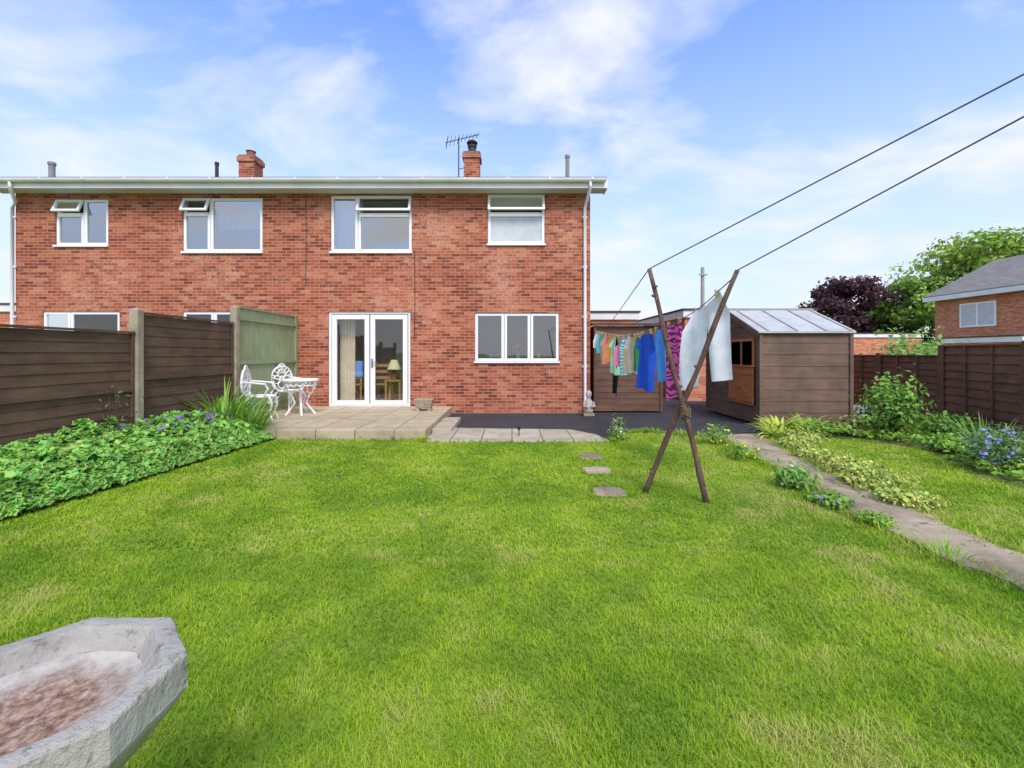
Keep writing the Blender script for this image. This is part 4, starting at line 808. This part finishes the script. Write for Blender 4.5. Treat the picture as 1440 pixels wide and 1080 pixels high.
def basin_mat():
    m, nt, out = new_mat('basin_floor'); b = N(nt, 'ShaderNodeBsdfPrincipled', i_Roughness=.95); geo = N(nt, 'ShaderNodeNewGeometry')
    vm = N(nt, 'ShaderNodeVectorMath', operation='DISTANCE'); nt.links.new(geo.outputs['Position'], vm.inputs[0]); vm.inputs[1].default_value = (cx, cy, .66)
    n0 = N(nt, 'ShaderNodeTexNoise', i_Scale=18.0, i_Detail=7.0, i_Roughness=.7); nt.links.new(geo.outputs['Position'], n0.inputs[0])
    ma = N(nt, 'ShaderNodeMath', operation='MULTIPLY_ADD'); nt.links.new(n0.outputs[0], ma.inputs[0]); ma.inputs[1].default_value = .10; nt.links.new(vm.outputs['Value'], ma.inputs[2])
    rr = ramp(nt, [(.13,(1,1,1)),(.19,(0,0,0))]); nt.links.new(ma.outputs[0], rr.inputs[0])
    n3 = N(nt, 'ShaderNodeTexNoise', i_Scale=60.0, i_Detail=6.0, i_Roughness=.75); nt.links.new(geo.outputs['Position'], n3.inputs[0])
    cs = ramp(nt, [(.32,(.05,.032,.022)),(.45,(.21,.115,.075)),(.58,(.37,.255,.18)),(.72,(.48,.39,.31))]); nt.links.new(n3.outputs[0], cs.inputs[0])
    ct = ramp(nt, [(.3,(.24,.21,.17)),(.55,(.43,.40,.34)),(.75,(.5,.47,.41))]); nt.links.new(n0.outputs[0], ct.inputs[0])
    nt.links.new(mixc(nt, rr.outputs[0], ct.outputs[0], cs.outputs[0]), b.inputs['Base Color'])
    bp = N(nt, 'ShaderNodeBump', i_Strength=.6, i_Distance=.006); nt.links.new(n3.outputs[0], bp.inputs['Height']); nt.links.new(bp.outputs[0], b.inputs['Normal']); nt.links.new(b.outputs[0], out.inputs[0]); return m
mb_.build('basin_floor', basin_mat(), bb, smooth=True)
# ------------------------------------------------------------------ garages and neighbours
def garage(label, x0, x1, y0, y1, zt, wallm='brick_far'):
    t = thing('garage', label, 'garage', ((x0+x1)/2,(y0+y1)/2,0)); mb = MB(); mb.box(x0,x1,y0,y1,-.02,zt-.2); mb.build('wall', M[wallm], t)
    mb = MB(); mb.box(x0-.06,x1+.06,y0-.06,y1+.06,zt-.2,zt); mb.build('fascia', M['fascia'], t)
    mb = MB(); mb.box(x0-.09,x1+.09,y0-.09,y1+.09,zt+.001,zt+.05); mb.build('roof', M['tile'], t)
garage('flat roofed garage just right of the house corner', 1.95, 3.62, 13.2, 18.5, 2.50)
garage('flat roofed brick garage behind the garden shed', 4.82, 8.4, 12.7, 18.2, 2.52)
garage('low pale edged garage beyond the far end of the right fence', 18.4, 22.5, 25, 31, 2.4)
garage('low garage in front of the neighbouring house on the right', 18.5, 24.0, 16.5, 19.5, 1.95)
garage('neighbouring garage at the far left beyond the house', -19.5, -13.6, 13.4, 19, 2.75)
nh = thing('brick_house', 'neighbouring brick house with grey roof beyond the right fence', 'house', (31.5,24,0)); ax0, ax1, ay0, ay1, rz_ = 27.6, 36, 19, 29.7, 7.35
mb = MB(); mb.box(ax0,ax1,ay0,ay1,0,4.95)
for yy in (ay0+.01, ay1-.01): mb.quad((ax0,yy,4.95),(ax1,yy,4.95),((ax0+ax1)/2,yy,rz_-.25))
mb.build('wall', M['brick_far'], nh)
mb = MB(); xm = (ax0+ax1)/2
for ss in (-1,1):
    xe = xm+ss*((ax1-ax0)/2+.5); p = [(xe,ay0-.3,4.9),(xe,ay1+.3,4.9),(xm,ay1+.3,rz_),(xm,ay0-.3,rz_)]; q = [(x,y,z+.12) for x,y,z in p]; mb.add(p+q,[(0,1,2,3),(4,5,6,7),(0,1,5,4),(1,2,6,5),(2,3,7,6),(3,0,4,7)])
mb.build('roof', M['tile_grey'], nh)
mb = MB(); mb.box(ax0-.5,ax0-.02,ay0-.3,ay1+.3,4.70,4.78); mb.box(ax0-.53,ax0-.5,ay0-.3,ay1+.3,4.68,4.95); mb.beam((ax0-.5,ay1+.32,4.86),(xm,ay1+.32,rz_-.03),.04,.25); mb.beam((ax0-.5,ay0-.32,4.86),(xm,ay0-.32,rz_-.03),.04,.25); mb.build('fascia', M['fascia'], nh)
mb = MB(); wy0, wy1, wz0, wz1 = 25.9, 28.0, 2.9, 4.35; xw = ax0-.03
for a_, b_, c_, d_ in ((wy0,wy1,wz0,wz0+.1),(wy0,wy1,wz1-.1,wz1),(wy0,wy0+.1,wz0+.1,wz1-.1),(wy1-.1,wy1,wz0+.1,wz1-.1),(26.9,27.0,wz0+.1,wz1-.1)): mb.box(xw-.04,xw+.02,a_,b_,c_,d_)
wn = mb.build('window', M['upvc'], nh); mb = MB(); mb.box(xw-.01,xw+.01,wy0+.1,wy1-.1,wz0+.1,wz1-.1); mb.build('pane', M['frost'], wn)
# telegraph pole
x, y, z = W(988,376,30); t = thing('telegraph_pole', 'grey telegraph pole rising behind the garages', 'pole', (x,y,0)); mb = MB(); mb.tube([(x,y,0),(x,y,z)], [.16,.11], 10); mb.build('post', M['pale_wood'], t); mb = MB(); mb.beam((x-.25,y-.12,z-.5),(x+.25,y-.12,z-.5),.1,.1); mb.build('crossbar', M['pale_wood'], t)
# ------------------------------------------------------------------ trees
def tree(label, x, y, h, r, base, clumps, per, ls, cols, group=None):
    t = thing('tree', label, 'tree', (x,y,0)); mb = MB(); mb.tube([(x,y,-.1),(x+.1,y,h*.25),(x-.05,y+.1,h*.5),(x,y,h*.8)], [r*.07,r*.055,r*.035,r*.012], 9); Cs = []; Ds = []; Ls = []
    for i in range(clumps):
        a = rng.random()*6.283; e = rng.random(); zc = base+(h-base)*(.08+.86*e); prof = math.sin(math.pi*min(.98,.18+.76*e))**.7; q = r*prof*math.sqrt(rng.random())*.92; c = (x+q*math.cos(a), y+q*math.sin(a), zc)
        cr = r*(.16+.16*rng.random()); C, D = ellips(per, c, (cr,cr,cr*.75), .55); Cs.append(C); Ds.append(D); Ls.append(np.full(per, .65+.65*rng.random()))
        if i % 3 == 0: mb.tube([(x,y,max(h*.2,zc-r*.7)),(x+q*.5*math.cos(a),y+q*.5*math.sin(a),zc-r*.2),c], [r*.03,r*.018,r*.006], 5)
    mb.build('trunk', M['bark'], t, smooth=True); C = np.concatenate(Cs); D = np.concatenate(Ds); l = np.concatenate(Ls); n = len(C)
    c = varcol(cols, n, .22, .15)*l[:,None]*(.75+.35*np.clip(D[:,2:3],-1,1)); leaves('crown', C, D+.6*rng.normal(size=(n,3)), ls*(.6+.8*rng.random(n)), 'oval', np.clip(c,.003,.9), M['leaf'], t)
tree('large bright green tree behind the neighbouring house', 44.2, 42, 12.0, 7.8, 1.2, 100, 160, .45, (.32,.48,.075))
tree('smaller green tree left of the large green tree', 35.2, 39.5, 8.2, 3.8, .4, 50, 140, .38, (.29,.45,.08))
tree('dark purple copper beech tree beyond the shed', 33.9, 45.5, 8.8, 5.0, .6, 70, 160, .38, (.12,.058,.066))
shrub('shrub', 'pale green bush showing above the far end of the right fence', 10.9, 12.4, .95, 1.75, 1500, .14, (.28,.46,.11), 'oval', None, 0, .03, 8)
shrub('shrub', 'green bush behind the middle of the right fence', 10.2, 11.2, .7, 1.5, 900, .13, (.20,.38,.08), 'oval', None, 0, .03, 6)
n = 5000; C = np.stack([-60+150*rng.random(n), 62+6*rng.random(n), 3.2*rng.random(n)],1); o = leaves('distant_hedge', C, rng.normal(size=(n,3))+np.array([0,-1,.4]), .9+.8*rng.random(n), 'oval', varcol((.11,.20,.05),n), M['leaf']); tag(o, 'distant dark hedge line behind all the houses and garages', 'hedge', kind='stuff')
# ------------------------------------------------------------------ light, sky, camera
SD = Vector((.22,-.74,.92)).normalized(); el = math.asin(SD.z); rot = math.atan2(SD.x, SD.y)
sun = bpy.data.lights.new('sun', 'SUN'); sun.energy = 3.4; sun.angle = R(22); sun.color = (1,.95,.86); so = bpy.data.objects.new('sun', sun); COLL.objects.link(so); so.rotation_euler = SD.to_track_quat('Z','Y').to_euler(); so.location = (5,-8,12)
wd = bpy.data.worlds.new('World'); scene.world = wd; wd.use_nodes = True; nt = wd.node_tree; nt.nodes.clear()
out = nt.nodes.new('ShaderNodeOutputWorld'); bg = N(nt, 'ShaderNodeBackground', i_Strength=0.15); nt.links.new(bg.outputs[0], out.inputs[0])
sky = nt.nodes.new('ShaderNodeTexSky'); sky.sky_type = 'NISHITA'; sky.sun_disc = False; sky.sun_elevation = el; sky.sun_rotation = rot; sky.air_density = 1.0; sky.dust_density = .6; sky.ozone_density = 2.5
tc = nt.nodes.new('ShaderNodeTexCoord'); sp = nt.nodes.new('ShaderNodeSeparateXYZ'); nt.links.new(tc.outputs['Generated'], sp.inputs[0])
zc = N(nt, 'ShaderNodeMath', operation='MAXIMUM'); nt.links.new(sp.outputs[2], zc.inputs[0]); zc.inputs[1].default_value = 0
za = N(nt, 'ShaderNodeMath', operation='ADD'); nt.links.new(zc.outputs[0], za.inputs[0]); za.inputs[1].default_value = .22
dx = N(nt, 'ShaderNodeMath', operation='DIVIDE'); nt.links.new(sp.outputs[0], dx.inputs[0]); nt.links.new(za.outputs[0], dx.inputs[1])
dyn = N(nt, 'ShaderNodeMath', operation='DIVIDE'); nt.links.new(sp.outputs[1], dyn.inputs[0]); nt.links.new(za.outputs[0], dyn.inputs[1])
cb = nt.nodes.new('ShaderNodeCombineXYZ'); nt.links.new(dx.outputs[0], cb.inputs[0]); nt.links.new(dyn.outputs[0], cb.inputs[1])
mp = nt.nodes.new('ShaderNodeMapping'); mp.inputs['Rotation'].default_value = (0,0,R(28)); mp.inputs['Scale'].default_value = (.95,1.25,1); mp.inputs['Location'].default_value = (1.3,.4,0); nt.links.new(cb.outputs[0], mp.inputs[0])
n1 = N(nt, 'ShaderNodeTexNoise', i_Scale=1.9, i_Detail=11.0, i_Roughness=.55, i_Distortion=.35); nt.links.new(mp.outputs[0], n1.inputs[0])
r1 = ramp(nt, [(.45,(0,0,0)),(.56,(.45,.45,.45)),(.68,(.97,.97,.97))]); nt.links.new(n1.outputs[0], r1.inputs[0])
hz_ = ramp(nt, [(0.0,(.95,.95,.95)),(.16,(.80,.80,.80)),(.36,(.38,.38,.38)),(.58,(.02,.02,.02))]); nt.links.new(zc.outputs[0], hz_.inputs[0])
hs = N(nt, 'ShaderNodeHueSaturation', i_Saturation=1.12, i_Value=1.0); nt.links.new(sky.outputs[0], hs.inputs['Color'])
hb = mixc(nt, 1.0, hs.outputs[0], (2.3,2.1,2.5), 'MULTIPLY')
c1 = mixc(nt, hz_.outputs[0], hb, (4.9,5.5,6.35)); c2 = mixc(nt, r1.outputs[0], c1, (6.3,6.45,6.6)); nt.links.new(c2, bg.inputs['Color'])
cam = bpy.data.cameras.new('camera'); cam.lens = 16; cam.sensor_width = 36; cam.sensor_fit = 'HORIZONTAL'; cam.shift_y = -(540-HY)/1440; cam.clip_start = .05; cam.clip_end = 2000
co = bpy.data.objects.new('camera', cam); COLL.objects.link(co); co.location = (0,0,CH); co.rotation_euler = (R(90),0,0); scene.camera = co
scene.view_settings.view_transform = 'Standard'; scene.view_settings.look = 'None'; scene.view_settings.exposure = 0
